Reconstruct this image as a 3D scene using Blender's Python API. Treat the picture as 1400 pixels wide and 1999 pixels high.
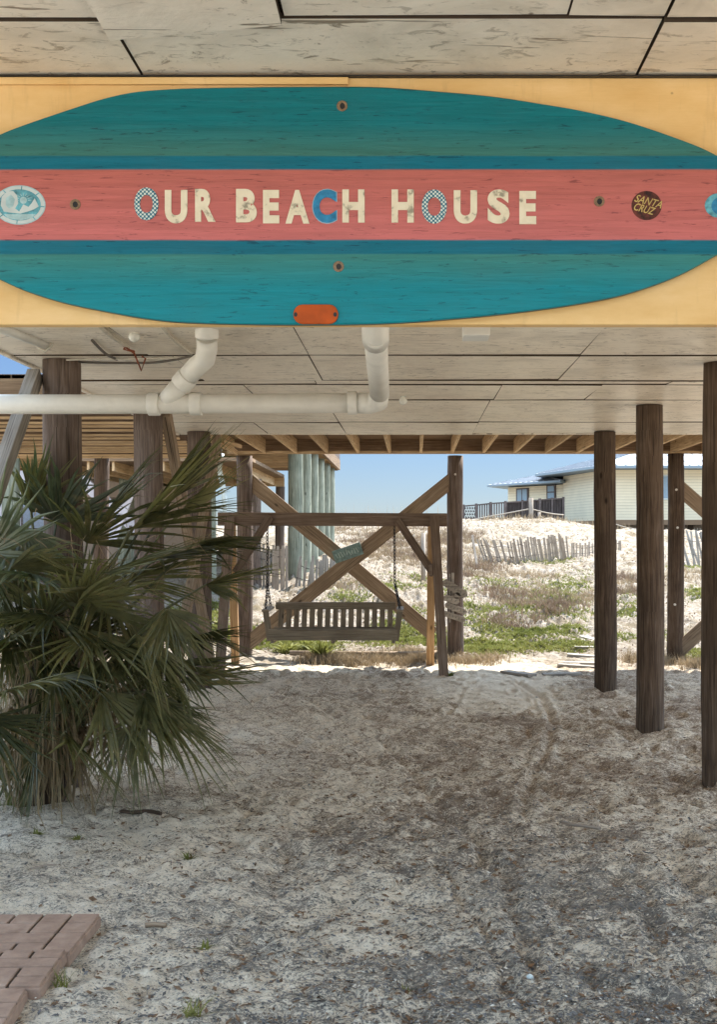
import bpy, math, random
import numpy as np
from mathutils import Vector, Matrix
R = math.radians
random.seed(7)
rng = np.random.default_rng(11)
for o in list(bpy.data.objects): bpy.data.objects.remove(o)
S = bpy.context.scene
COL = S.collection

# ------------------------------------------------------------------ camera, sky, sun, exposure
F = 2250.0; VX = 810.0; VY = 1062.0; EYE = 1.6          # focal length and vanishing point in photo pixels
cam = bpy.data.cameras.new('camera'); cam.sensor_fit = 'HORIZONTAL'; cam.sensor_width = 36
cam.lens = F / 1400 * 36; cam.shift_x = -(VX - 700) / 1400; cam.shift_y = (VY - 999.5) / 1400
cam.clip_start = 0.05; cam.clip_end = 6000
co = bpy.data.objects.new('camera', cam); COL.objects.link(co)
co.location = (0, 0, EYE); co.rotation_euler = (R(90), 0, 0); S.camera = co
SUN_EL, SUN_AZ = 57.0, 36.0
W = bpy.data.worlds.new('World'); S.world = W; W.use_nodes = True
wn = W.node_tree.nodes; wl = W.node_tree.links
sky = wn.new('ShaderNodeTexSky'); sky.sky_type = 'NISHITA'; sky.sun_disc = False
sky.sun_elevation = R(SUN_EL); sky.sun_rotation = R(SUN_AZ)
sky.air_density = 1.0; sky.dust_density = 0.0; sky.ozone_density = 2.0; sky.altitude = 0
# low sky band darkened; upper sky warmed and boosted to light the shade
tcw = wn.new('ShaderNodeTexCoord'); sxw = wn.new('ShaderNodeSeparateXYZ'); wl.new(tcw.outputs['Generated'], sxw.inputs[0])
rw = wn.new('ShaderNodeValToRGB'); wl.new(sxw.outputs[2], rw.inputs[0]); ew = rw.color_ramp.elements
ew[0].position = 0.0; ew[0].color = (0.060, 0.068, 0.092, 1); ew[1].position = 0.32; ew[1].color = (1.42, 1.10, 0.79, 1)
e2 = ew.new(0.17); e2.color = (0.068, 0.080, 0.102, 1)
mw = wn.new('ShaderNodeMix'); mw.data_type = 'RGBA'; mw.blend_type = 'MULTIPLY'; mw.inputs[0].default_value = 1
wl.new(sky.outputs[0], mw.inputs[6]); wl.new(rw.outputs[0], mw.inputs[7]); wl.new(mw.outputs[2], wn['Background'].inputs[0]); wn['Background'].inputs[1].default_value = 0.15
sl = bpy.data.lights.new('sun', 'SUN'); sl.energy = 2.0; sl.angle = R(0.5); sl.color = (1.0, 0.95, 0.86)
so = bpy.data.objects.new('sun', sl); COL.objects.link(so)
sd = Vector((math.sin(R(SUN_AZ)) * math.cos(R(SUN_EL)), math.cos(R(SUN_AZ)) * math.cos(R(SUN_EL)), math.sin(R(SUN_EL))))
so.rotation_euler = sd.to_track_quat('Z', 'Y').to_euler(); so.location = (5, 10, 20)
S.view_settings.view_transform = 'Standard'; S.view_settings.look = 'None'; S.view_settings.gamma = 1
S.view_settings.exposure = 2.9
S.render.engine = 'CYCLES'
S.cycles.max_bounces = 10; S.cycles.diffuse_bounces = 6

# ------------------------------------------------------------------ helpers
def P(x, y, Z):                       # a photo pixel at depth Z -> world point
    return Vector(((x - VX) * Z / F, Z, EYE + (VY - y) * Z / F))

class MB:
    def __init__(s): s.v = []; s.f = []; s.uv = []
    def add(s, vs, fs, uvs):
        n = len(s.v); s.v += [tuple(v) for v in vs]
        for f, u in zip(fs, uvs): s.f.append([i + n for i in f]); s.uv.append(u)
        return s
    def box(s, x0, x1, y0, y1, z0, z1, ax=0):
        c = Vector(((x0+x1)/2, (y0+y1)/2, (z0+z1)/2)); h = (abs(x1-x0)/2, abs(y1-y0)/2, abs(z1-z0)/2)
        e = [Vector((1,0,0)), Vector((0,1,0)), Vector((0,0,1))]
        return s.obox(c, e[ax], e[(ax+1)%3], e[(ax+2)%3], h[ax], h[(ax+1)%3], h[(ax+2)%3])
    def obox(s, c, a, b, d, ha, hb, hd):
        o = random.uniform(0, 50); vs = [c + a*ha*i + b*hb*j + d*hd*k for i in (-1,1) for j in (-1,1) for k in (-1,1)]
        fs = [(0,1,3,2),(4,6,7,5),(0,4,5,1),(2,3,7,6),(0,2,6,4),(1,5,7,3)]
        uvs = []
        for n, f in enumerate(fs):
            q = []
            for i in f:
                ii, jj, kk = (1 if i & 4 else -1), (1 if i & 2 else -1), (1 if i & 1 else -1)
                if n < 2: q.append((o + jj*hb, o + kk*hd))
                elif n < 4: q.append((o + ii*ha, o + 3*n + kk*hd))
                else: q.append((o + ii*ha, o + 3*n + jj*hb))
            uvs.append(q)
        # outward orientation
        if a.cross(b).dot(d) < 0: fs = [tuple(reversed(f)) for f in fs]; uvs = [list(reversed(u)) for u in uvs]
        return s.add(vs, fs, uvs)
    def beam(s, p, q, w, t, up=(0,0,1)):         # square timber between p and q: w along the side axis, t along up
        p = Vector(p); q = Vector(q); a = (q-p); L = a.length; a.normalize(); u = Vector(up)
        b = a.cross(u)
        if b.length < 1e-3: b = a.cross(Vector((0,1,0)))
        b.normalize(); d = a.cross(b).normalized()
        return s.obox((p+q)/2, a, b, d, L/2, w/2, t/2)
    def tube(s, pts, rad, n=14, cap=True, wob=0.0):
        pts = [Vector(p) for p in pts]; rs = rad if isinstance(rad, (list, tuple)) else [rad]*len(pts)
        o = random.uniform(0, 50); rings = []; prev = None; base = len(s.v); Ls = 0
        us = []
        for i, p in enumerate(pts):
            t = (pts[min(i+1, len(pts)-1)] - pts[max(i-1, 0)]).normalized()
            if prev is None:
                x = t.orthogonal().normalized()
            else:
                x = (prev - t*prev.dot(t)).normalized()
            prev = x; y = t.cross(x)
            if i: Ls += (p - pts[i-1]).length
            us.append(Ls)
            for k in range(n):
                an = 2*math.pi*k/n; rr = rs[i]*(1 + (random.uniform(-wob, wob) if wob else 0))
                s.v.append(tuple(p + (x*math.cos(an) + y*math.sin(an))*rr))
        for i in range(len(pts)-1):
            for k in range(n):
                k2 = (k+1) % n; c = 2*math.pi*rs[i]/n
                s.f.append([base+i*n+k, base+i*n+k2, base+(i+1)*n+k2, base+(i+1)*n+k])
                s.uv.append([(o+us[i], o+k*c), (o+us[i], o+(k+1)*c), (o+us[i+1], o+(k+1)*c), (o+us[i+1], o+k*c)])
        if cap:
            for r0, rev in ((base, True), (base+(len(pts)-1)*n, False)):
                f = [r0+k for k in range(n)]
                if rev: f.reverse()
                s.f.append(f); s.uv.append([(o, o+0.01*k) for k in range(n)])
        return s
    def prism(s, poly, y0, y1):                 # polygon [(x,z)] extruded along Y, y0 nearer
        n = len(poly); vs = [(x, y0, z) for x, z in poly] + [(x, y1, z) for x, z in poly]
        fs = [tuple(range(n)), tuple(reversed(range(n, 2*n)))]
        for i in range(n):
            j = (i+1) % n; fs.append((i, i+n, j+n, j))
        uv = [[(vs[i][0], vs[i][2]) for i in f] for f in fs]
        return s.add(vs, fs, uv)

def mesh_obj(name, me, mat, parent=None, loc=None):
    o = bpy.data.objects.new(name, me); COL.objects.link(o)
    for m in (mat if isinstance(mat, (list, tuple)) else [mat]): me.materials.append(m)
    if parent is not None: o.parent = parent
    return o
def root_loc(p):
    l = Vector((0,0,0))
    while p is not None: l += Vector(p.location); p = p.parent
    return l
def build(name, mb, mat, parent=None, smooth=False, bevel=0.0, origin=None):
    off = root_loc(parent) if parent is not None else Vector(origin or (0,0,0))
    me = bpy.data.meshes.new(name)
    me.from_pydata([tuple(Vector(v) - off) for v in mb.v], [], mb.f)
    uvl = me.uv_layers.new(name='UVMap')
    flat = [c for f in mb.uv for p in f for c in p]
    uvl.data.foreach_set('uv', flat)
    if smooth:
        me.polygons.foreach_set('use_smooth', [len(p.vertices) == 4 for p in me.polygons])
    me.update()
    o = mesh_obj(name, me, mat, parent)
    if parent is None and origin: o.location = origin
    if bevel:
        b = o.modifiers.new('bevel', 'BEVEL'); b.width = bevel; b.segments = 2; b.limit_method = 'ANGLE'
    return o
def tag(o, label=None, cat=None, group=None, kind=None):
    if label: o['label'] = label
    if cat: o['category'] = cat
    if group: o['group'] = group
    if kind: o['kind'] = kind
    return o
def thing(name, label, cat, loc=(0,0,0), group=None):
    o = bpy.data.objects.new(name, None); COL.objects.link(o); o.location = loc; o.empty_display_size = 0.1
    return tag(o, label, cat, group)

# ------------------------------------------------------------------ materials
class NT:
    def __init__(s, name, rough=0.8, spec=0.3):
        s.m = bpy.data.materials.new(name); s.m.use_nodes = True; s.t = s.m.node_tree
        s.b = s.t.nodes['Principled BSDF']; s.b.inputs['Roughness'].default_value = rough
        s.b.inputs['Specular IOR Level'].default_value = spec
    def n(s, typ, **k):
        nd = s.t.nodes.new(typ)
        for a, v in k.items(): setattr(nd, a, v)
        return nd
    def l(s, a, b): s.t.links.new(a, b)
    def coord(s, which='Object', scale=(1,1,1), rot=(0,0,0)):
        tc = s.n('ShaderNodeTexCoord'); mp = s.n('ShaderNodeMapping'); mp.inputs['Scale'].default_value = scale
        mp.inputs['Rotation'].default_value = rot
        if which == 'World':
            g = s.n('ShaderNodeNewGeometry'); s.l(g.outputs['Position'], mp.inputs[0])
        else: s.l(tc.outputs[which], mp.inputs[0])
        return mp.outputs[0]
    def noise(s, vec, scale, detail=4, rough=0.55, dist=0.0):
        nd = s.n('ShaderNodeTexNoise'); nd.inputs['Scale'].default_value = scale; nd.inputs['Detail'].default_value = detail
        nd.inputs['Roughness'].default_value = rough; nd.inputs['Distortion'].default_value = dist
        s.l(vec, nd.inputs['Vector']); return nd.outputs['Fac']
    def ramp(s, fac, stops, interp='LINEAR'):
        r = s.n('ShaderNodeValToRGB'); r.color_ramp.interpolation = interp; e = r.color_ramp.elements
        while len(e) < len(stops): e.new(0.5)
        for i, (p, c) in enumerate(stops):
            e[i].position = p; e[i].color = (c if isinstance(c, tuple) else (c, c, c)) + (1,)
        s.l(fac, r.inputs[0]); return r.outputs[0]
    def mix(s, fac, a, b, mode='MIX'):
        m = s.n('ShaderNodeMix', data_type='RGBA', blend_type=mode)
        for i, v in ((0, fac), (6, a), (7, b)):
            if isinstance(v, (int, float)): m.inputs[i].default_value = v
            elif isinstance(v, tuple): m.inputs[i].default_value = v + (1,)
            else: s.l(v, m.inputs[i])
        return m.outputs[2]
    def math(s, op, a, b=0.0, c=0.0):
        m = s.n('ShaderNodeMath', operation=op)
        for i, v in enumerate((a, b, c)):
            if isinstance(v, (int, float)): m.inputs[i].default_value = v
            else: s.l(v, m.inputs[i])
        return m.outputs[0]
    def sep(s, vec):
        m = s.n('ShaderNodeSeparateXYZ'); s.l(vec, m.inputs[0]); return m.outputs
    def bump(s, h, strength=0.3, dist=0.01):
        b = s.n('ShaderNodeBump'); b.inputs['Strength'].default_value = strength; b.inputs['Distance'].default_value = dist
        s.l(h, b.inputs['Height']); s.l(b.outputs[0], s.b.inputs['Normal'])
    def col(s, c):
        if isinstance(c, tuple): s.b.inputs['Base Color'].default_value = c + (1,)
        else: s.l(c, s.b.inputs['Base Color'])
        return s.m

def sc_mix(t, c, k): return t.mix(1.0, c, (k, k, k), 'MULTIPLY')
def sc(c, k): return tuple(x*k for x in c)
def wood(name, base, dark, light=None, grain=1.0, knots=True, rough=0.85, bump=0.5):
    t = NT(name, rough, 0.2); uv = t.coord('UV', (1.2, 22*grain, 1)); uv2 = t.coord('UV', (1,1,1))
    oi = t.n('ShaderNodeObjectInfo')
    g1 = t.noise(uv, 2.2, 6, 0.65, 0.6); g2 = t.noise(uv2, 3.0, 3, 0.5)
    c = t.ramp(g1, [(0.30, dark), (0.5, base), (0.72, light or sc(base, 1.35))])
    c = t.mix(t.ramp(g2, [(0.35, 0.0), (0.7, 0.55)]), c, dark)
    if knots:
        v = t.n('ShaderNodeTexVoronoi'); v.inputs['Scale'].default_value = 2.3; t.l(t.coord('UV', (1, 2.2, 1)), v.inputs['Vector'])
        k = t.ramp(v.outputs['Distance'], [(0.05, 1.0), (0.11, 0.0)]); c = t.mix(k, c, sc(dark, 0.5))
    cr = t.ramp(t.noise(t.coord('UV', (0.7, 60*grain, 1)), 1.6, 3, 0.5), [(0.60, 0.0), (0.66, 1.0)])
    c = t.mix(cr, c, sc(dark, 0.45))
    hv = t.math('MULTIPLY_ADD', oi.outputs['Random'], 0.35, 0.82)
    c = t.mix(1.0, c, t.mix(1.0, (1,1,1), hv, 'MULTIPLY'), 'MULTIPLY')
    t.bump(g1, bump, 0.006); return t.col(c)

M_pile = wood('weathered_piling', (0.095, 0.064, 0.043), (0.038, 0.025, 0.017), (0.165, 0.125, 0.095), bump=0.9)
M_pileL = wood('grey_brown_piling', (0.15, 0.11, 0.088), (0.065, 0.046, 0.035), (0.25, 0.205, 0.18), bump=0.9)
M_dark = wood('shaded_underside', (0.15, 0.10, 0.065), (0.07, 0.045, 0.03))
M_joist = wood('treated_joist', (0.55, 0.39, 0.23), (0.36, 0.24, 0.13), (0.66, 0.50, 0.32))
M_deck = wood('dark_deck_board', (0.26, 0.175, 0.11), (0.14, 0.09, 0.055), (0.36, 0.26, 0.17))
M_frame = wood('swing_timber', (0.21, 0.15, 0.11), (0.12, 0.083, 0.06), (0.31, 0.245, 0.19))
M_leg = wood('new_timber', (0.45, 0.28, 0.14), (0.29, 0.17, 0.08), (0.56, 0.38, 0.22))
M_brace = wood('brace_timber', (0.27, 0.20, 0.135), (0.16, 0.115, 0.08), (0.39, 0.31, 0.225))
M_bench = wood('bench_wood', (0.29, 0.235, 0.165), (0.17, 0.135, 0.095), (0.40, 0.34, 0.26))
M_green = wood('green_piling_wood', (0.26, 0.275, 0.215), (0.12, 0.135, 0.10), (0.42, 0.44, 0.36))
M_slat = wood('sand_fence_slat', (0.37, 0.31, 0.25), (0.22, 0.17, 0.13), (0.50, 0.44, 0.38), knots=False)
M_grey = wood('grey_driftwood', (0.36, 0.33, 0.29), (0.20, 0.175, 0.15), (0.48, 0.45, 0.40))
M_rail = wood('dark_railing', (0.12, 0.10, 0.095), (0.07, 0.055, 0.05), (0.2, 0.17, 0.16), knots=False)

def paint_soffit():
    t = NT('soffit_paint', 0.36, 0.5); w = t.coord('World', (1, 1, 1)); ws = t.coord('World', (1.0, 2.0, 1))
    base = t.ramp(t.noise(w, 1.3, 4), [(0.3, (0.76, 0.67, 0.545)), (0.7, (0.84, 0.77, 0.655))])
    stain = t.ramp(t.noise(w, 2.3, 7, 0.65, 1.2), [(0.47, 0.0), (0.68, 0.6)])
    c = t.mix(stain, base, (0.50, 0.44, 0.35))
    v = t.n('ShaderNodeTexVoronoi'); v.inputs['Scale'].default_value = 4.2; t.l(t.coord('World', (1, 1, 0)), v.inputs['Vector'])
    c = t.mix(t.ramp(v.outputs['Distance'], [(0.018, 0.9), (0.035, 0.0)]), c, (0.15, 0.09, 0.05))
    fl = t.ramp(t.noise(ws, 13, 8, 0.72, 0.9), [(0.56, 0.0), (0.63, 1.0)])
    msk = t.ramp(t.noise(w, 2.2, 3), [(0.38, 0.25), (0.58, 1.0)])
    c = t.mix(t.math('MULTIPLY', fl, msk), c, (0.19, 0.145, 0.095))
    cr = t.ramp(t.noise(t.coord('World', (1.2, 16, 1)), 2.2, 5, 0.6, 1.4), [(0.62, 0.0), (0.66, 0.9)])
    c = t.mix(cr, c, (0.20, 0.15, 0.10))
    t.bump(t.noise(ws, 9, 7, 0.7), 0.45, 0.006); return t.col(c)
M_soffit = paint_soffit()
def paint_fascia():
    t = NT('fascia_paint', 0.6, 0.3); w = t.coord('World', (1, 1, 3))
    c = t.ramp(t.noise(w, 3.0, 8, 0.65), [(0.3, (0.66, 0.40, 0.145)), (0.5, (0.73, 0.475, 0.20)), (0.7, (0.79, 0.54, 0.26))])
    v = t.n('ShaderNodeTexVoronoi'); v.inputs['Scale'].default_value = 7.0; t.l(t.coord('World', (1, 0, 1)), v.inputs['Vector'])
    c = t.mix(t.ramp(v.outputs['Distance'], [(0.022, 0.9), (0.042, 0.0)]), c, (0.16, 0.09, 0.03))
    c = t.mix(t.ramp(t.noise(t.coord('World', (9, 1, 1.2)), 3.2, 6, .7), [(.56, 0.0), (.72, .35)]), c, (0.48, 0.30, 0.13))
    f = t.ramp(t.noise(t.coord('World', (2, 1, 14)), 5, 6, 0.7), [(0.66, 0.0), (0.75, 0.35)])
    c = t.mix(f, c, (0.45, 0.28, 0.12)); t.bump(t.noise(t.coord('World', (2, 1, 20)), 8, 5), 0.2, 0.003)
    return t.col(c)
M_fascia = paint_fascia()
SB = 2.93/F                                           # metres per photo pixel on the surfboard's face
def zb(y): return EYE + (VY - y)*SB
def paint_board():
    t = NT('surfboard_paint', 0.42, 0.22); g = t.n('ShaderNodeNewGeometry'); z = t.sep(g.outputs['Position'])[2]
    wob = t.math('MULTIPLY', t.math('SUBTRACT', t.noise(t.coord('World', (3, 1, 3)), 1.5, 2), 0.5), 0.004)
    z = t.math('ADD', z, wob)
    zn = t.math('DIVIDE', t.math('SUBTRACT', z, zb(640)), zb(165) - zb(640))
    p = lambda y: (zb(y) - zb(640)) / (zb(165) - zb(640))
    teal = (0.001, 0.215, 0.26); teal2 = (0.002, 0.160, 0.190); fade = (0.045, 0.175, 0.150); fadeb = (0.040, 0.215, 0.195); blue = (0.002, 0.145, 0.215)
    pink = (0.55, 0.155, 0.150); pinkt = (0.50, 0.14, 0.115)
    e = 0.0015
    c = t.ramp(zn, [(0.0, teal), (p(560), teal), (p(497)-e, fadeb), (p(496)+e, blue), (p(469)-e, blue), (p(469)+e, sc(pink, 1.05)),
                    (p(332)-e, pinkt), (p(332)+e, blue), (p(305)-e, blue), (p(305)+e, fade), (p(240), teal2), (1.0, teal2)])
    gr = t.noise(t.coord('World', (1.3, 1, 26)), 3.2, 7, 0.7, 0.6)
    c = t.mix(t.ramp(gr, [(0.35, 0.0), (0.70, 0.55)]), c, t.mix(1.0, c, (0.55, 0.55, 0.5), 'MULTIPLY'))
    fl = t.ramp(t.noise(t.coord('World', (2.2, 1, 20)), 8, 5, 0.65, 0.4), [(0.605, 0.0), (0.66, 0.8)])
    c = t.mix(fl, c, t.mix(1.0, c, (0.42, 0.40, 0.45), 'MULTIPLY'))
    c = t.mix(t.ramp(t.noise(t.coord('World'), 5, 5), [(0.45, 0.0), (0.75, 0.06)]), c, (0.13, 0.11, 0.09))
    t.bump(gr, 0.6, 0.003); return t.col(c)
M_board = paint_board()
def simple(name, c, rough=0.6, spec=0.4, metal=0.0, var=0.15, scale=20, bump=0.1):
    t = NT(name, rough, spec); t.b.inputs['Metallic'].default_value = metal
    n = t.noise(t.coord('Object'), scale, 5, 0.6)
    t.bump(n, bump, 0.003)
    return t.col(t.ramp(n, [(0.3, sc(c, 1-var)), (0.7, sc(c, 1+var))]))
M_boardedge = simple('board_edge', (0.10, 0.08, 0.05))
def dirty_letter():
    t = NT('letter_cream', 0.7, 0.2); n = t.noise(t.coord('World'), 38, 4, 0.6)
    return t.col(t.ramp(n, [(0.35, (0.76, 0.68, 0.52)), (0.58, (0.70, 0.62, 0.46)), (0.68, (0.30, 0.27, 0.20))]))
M_cream = dirty_letter()
M_blue = simple('letter_blue', (0.02, 0.19, 0.36), var=0.35, scale=60)
M_pale = simple('letter_pale_edge', (0.30, 0.45, 0.52), var=0.2, scale=60)
def dots():
    t = NT('letter_dots', 0.6, 0.3); v = t.n('ShaderNodeTexVoronoi'); v.inputs['Scale'].default_value = 135; v.inputs['Randomness'].default_value = 0.15
    t.l(t.coord('World', (1, 0, 1), (0, R(45), 0)), v.inputs['Vector'])
    return t.col(t.ramp(v.outputs['Distance'], [(0.36, (0.62, 0.68, 0.62)), (0.42, (0.01, 0.13, 0.20))]))
M_dots = dots()
M_white = simple('sticker_white', (0.52, 0.58, 0.57), var=0.1)
M_stb = simple('sticker_teal', (0.10, 0.32, 0.38), var=0.5, scale=70)
M_stp = simple('sticker_pale_teal', (0.34, 0.50, 0.52), var=0.2, scale=70)
M_dkred = simple('sticker_dark_red', (0.09, 0.02, 0.012), var=0.8, scale=60)
M_gold = simple('sticker_gold', (0.50, 0.36, 0.12), var=0.2)
M_black = simple('black_plastic', (0.015, 0.013, 0.012), 0.5)
M_screw = simple('rusty_washer', (0.22, 0.14, 0.08), 0.5, 0.5, 0.3, 0.4, 200)
M_refl = simple('amber_reflector', (0.42, 0.07, 0.006), 0.5, 0.2, 0, 0.25, 15, 0.02)
M_pvc = simple('pvc', (0.68, 0.66, 0.60), 0.42, 0.45, 0, 0.08, 9, 0.04)
M_rust = simple('rust', (0.20, 0.06, 0.03), 0.8, 0.2, 0, 0.4, 120)
M_chain = simple('chain_metal', (0.035, 0.03, 0.028), 0.5, 0.5, 0.6)
M_bulb = simple('bulb_glass', (0.68, 0.67, 0.60), 0.15, 0.6)
M_cable = simple('dark_cable', (0.10, 0.085, 0.07))
M_cablew = simple('pale_cable', (0.5, 0.46, 0.38))
M_bolt = simple('bolt_steel', (0.6, 0.57, 0.52), .4, .5, .3)
M_rope = simple('rope', (0.33, 0.29, 0.24), 0.9, 0.1)

# ------------------------------------------------------------------ ground
def sstep(a, b, x): t = np.clip((x-a)/(b-a), 0, 1); return t*t*(3-2*t)
_lat = rng.random((256, 256))
def vnoise(x, y):
    xi = np.floor(x).astype(int); yi = np.floor(y).astype(int); fx = x-xi; fy = y-yi
    fx = fx*fx*(3-2*fx); fy = fy*fy*(3-2*fy)
    a = _lat[xi & 255, yi & 255]; b = _lat[(xi+1) & 255, yi & 255]; c = _lat[xi & 255, (yi+1) & 255]; d = _lat[(xi+1) & 255, (yi+1) & 255]
    return (a*(1-fx)+b*fx)*(1-fy) + (c*(1-fx)+d*fx)*fy - 0.5
LP = [(-50,0),(15.2,0),(17,.12),(19,.42),(22,.93),(26,1.2),(30,1.4),(40,1.95),(50,2.25),(60,2.45),(68,2.2),(80,.6),(95,-2.5),(4000,-40)]
RP = [(-50,0),(15.5,0),(17,.08),(19,.27),(22,.5),(26,.78),(30,1.02),(36,1.65),(42,2.25),(48,2.62),(54,2.6),(60,2.3),(75,1.8),(90,.2),(100,-2.5),(4000,-40)]
def gbase(X, Z):
    X = np.asarray(X, float); Z = np.asarray(Z, float)
    t = sstep(-3, 3, X)
    h = np.interp(Z, *zip(*LP))*(1-t) + np.interp(Z, *zip(*RP))*t
    h = h - 0.55*sstep(5, 9, X)*sstep(34, 50, Z)*(1 - sstep(90, 100, Z))
    return h
TR = [[(560,1345),(640,1385),(740,1440),(800,1500),(860,1570),(930,1640),(985,1720),(1030,1860),(1075,1999)],
      [(1005,1330),(1060,1365),(1078,1410),(1065,1470),(1030,1530),(1025,1590)],
      [(830,1420),(880,1385),(905,1345)],
      [(850,1680),(900,1740),(960,1840),(1010,1930),(1040,1999)],
      [(300,1700),(420,1640),(520,1560)], [(1240,1650),(1265,1760),(1280,1860)]]
def px2g(x, y): Z = EYE*F/(y-VY); return ((x-VX)*Z/F, Z)
def seg_carve(X, Z, h):
    for k, tr in enumerate(TR):
        pts = [px2g(*p) for p in tr]
        dm = np.full(X.shape, 9.0)
        for (ax, ay), (bx, by) in zip(pts[:-1], pts[1:]):
            vx, vy = bx-ax, by-ay; t = np.clip(((X-ax)*vx + (Z-ay)*vy)/(vx*vx+vy*vy), 0, 1)
            dm = np.minimum(dm, np.hypot(X-ax-t*vx, Z-ay-t*vy))
        dm = dm + 0.02*vnoise(X*9, Z*9)
        w = (0.04, 0.034, 0.03, 0.03, 0.03, 0.03)[k]
        dep = (0.022, 0.028, 0.014, 0.024, 0.010, 0.015)[k]
        h = h - dep*np.exp(-(dm/w)**2) + dep*0.5*np.exp(-((dm-2.0*w)/(w*0.8))**2)
    return h
def ground_h(X, Z):
    X = np.asarray(X, float); Z = np.asarray(Z, float)
    h = gbase(X, Z)
    dune = sstep(15.5, 20, Z)
    for px0, pz0 in ((-2.31,7.56),(-2.31,10.0),(-2.31,12.35),(2.04,7.66),(2.04,10.0),(2.04,12.35),(-2.38,16.1),(.565,16.1),(3.56,15.72),(-2.28,7.1)):
        d_ = np.hypot(X-px0, Z-pz0); h = h + 0.035*np.exp(-((d_-.13)/.11)**2)*(0.6+1.6*vnoise(X*7, Z*7))
    fx = 1.0
    h = h + 0.05*vnoise(X*0.7+9, Z*0.7)*(0.4+dune*2.2*(1-sstep(70,90,Z))) + 0.030*vnoise(X*2.3, Z*2.3+5)*(0.8+3.0*dune)
    r1 = vnoise(X*6.1+3, Z*6.1); r2 = vnoise(X*13.0, Z*13.0+17); r3 = vnoise(X*27.0+40, Z*27.0); r4 = vnoise(X*55.0+7, Z*55.0)
    near = (1-dune)
    smooth = 1 - 0.65*np.exp(-(((X-0.9)/0.8)**2 + ((Z-12.7)/1.4)**2))
    foot = -np.maximum(0, -r1-0.05)*0.11 + r1*0.030
    h = h + smooth*(near*(foot + 0.030*r2 + 0.014*r3 + 0.007*r4) + dune*(0.13*r1 + 0.15*np.maximum(0, r2) + 0.05*r3*(Z<34)))
    return h
def build_ground():
    def lines(segs):
        out = []
        for a, b, s in segs: out += list(np.arange(a, b, s))
        return np.array(out)
    xs = lines([(-4000,-400,600),(-400,-60,30),(-60,-14,3),(-14,-4.0,.16),(-4.0,-2.4,.04),(-2.4,2.6,.0135),(2.6,4.6,.03),(4.6,16,.14),(16,60,2),(60,400,30),(400,4001,600)])
    zs = list(lines([(-4000,-400,600),(-400,-30,30),(-30,2,2),(2,3.6,.1)]))
    z = 3.6
    while z < 16.5: zs.append(z); z += 0.0052 + 0.0022*(z-3.6)
    while z < 34: zs.append(z); z += 0.035 + (z-16)*0.004
    while z < 70: zs.append(z); z += 0.22
    zs += list(lines([(70,120,2.5),(120,400,40),(400,4001,600)]))
    zs = np.array(zs); nx, nz = len(xs), len(zs)
    X, Z = np.meshgrid(xs, zs)
    H = ground_h(X, Z)
    m = (Z > 3) & (Z < 16.5)
    H[m.any(axis=1)] = seg_carve(X[m.any(axis=1)], Z[m.any(axis=1)], H[m.any(axis=1)])
    for _ in range(520):
        fx, fz = rng.uniform(-2.4, 3.4), 3.7 + 11.3*rng.random()**.8; a_ = rng.normal(1.4, .6)
        i0, i1 = np.searchsorted(zs, (fz-.3, fz+.3)); j0, j1 = np.searchsorted(xs, (fx-.3, fx+.3))
        dx = X[i0:i1, j0:j1]-fx; dz = Z[i0:i1, j0:j1]-fz; u = (dx*math.cos(a_)+dz*math.sin(a_))/.135; v_ = (-dx*math.sin(a_)+dz*math.cos(a_))/.055
        q = np.sqrt(u*u+v_*v_); dp_ = rng.uniform(.008, .024)
        H[i0:i1, j0:j1] += -dp_*(1-sstep(.65, 1.05, q)) + dp_*.45*np.exp(-((q-1.25)/.28)**2)
    v = np.stack([X, Z, H], -1).reshape(-1, 3)
    i = np.arange((nz-1)*(nx-1)); a = (i//(nx-1))*nx + i % (nx-1)
    f = np.stack([a, a+1, a+nx+1, a+nx], -1)
    me = bpy.data.meshes.new('ground'); me.vertices.add(len(v)); me.vertices.foreach_set('co', v.ravel())
    me.loops.add(f.size); me.loops.foreach_set('vertex_index', f.ravel().astype(np.int32))
    me.polygons.add(len(f)); me.polygons.foreach_set('loop_start', np.arange(0, f.size, 4, dtype=np.int32))
    me.polygons.foreach_set('loop_total', np.full(len(f), 4, dtype=np.int32)) if hasattr(me.polygons[0], 'loop_total') else None
    me.polygons.foreach_set('use_smooth', np.ones(len(f), dtype=bool))
    me.update(calc_edges=True); print('ground verts', len(v))
    t = NT('sand', 0.95, 0.1); w = t.coord('World'); xyz = t.sep(t.n('ShaderNodeNewGeometry').outputs['Position'])
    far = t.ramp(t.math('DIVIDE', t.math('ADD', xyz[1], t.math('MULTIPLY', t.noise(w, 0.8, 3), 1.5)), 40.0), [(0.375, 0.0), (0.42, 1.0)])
    n1 = t.noise(w, 1.1, 6, 0.6, 0.3); n2 = t.noise(t.coord('World', (1, 1.5, 1)), 9, 8, 0.72, 0.8); n3 = t.noise(w, 42, 5, 0.7, 0.5); n4 = t.noise(w, 3.2, 5, 0.65)
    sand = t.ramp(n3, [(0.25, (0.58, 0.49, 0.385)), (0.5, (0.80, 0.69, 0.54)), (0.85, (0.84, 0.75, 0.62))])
    # litter: grey near the camera, brown further in; sparser by the pavers
    dk = t.mix(t.ramp(t.math('DIVIDE', xyz[1], 14.0), [(0.38, 0.0), (0.55, 1.0)]), (0.17, 0.155, 0.14), (0.215, 0.145, 0.098))
    dens = t.math('ADD', t.math('MULTIPLY', t.math('SUBTRACT', n1, 0.5), 0.3), t.ramp(t.math('ADD', t.math('MULTIPLY', xyz[0], 0.25), 0.5), [(0.1, 0.0), (0.62, 0.115)]))
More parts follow.
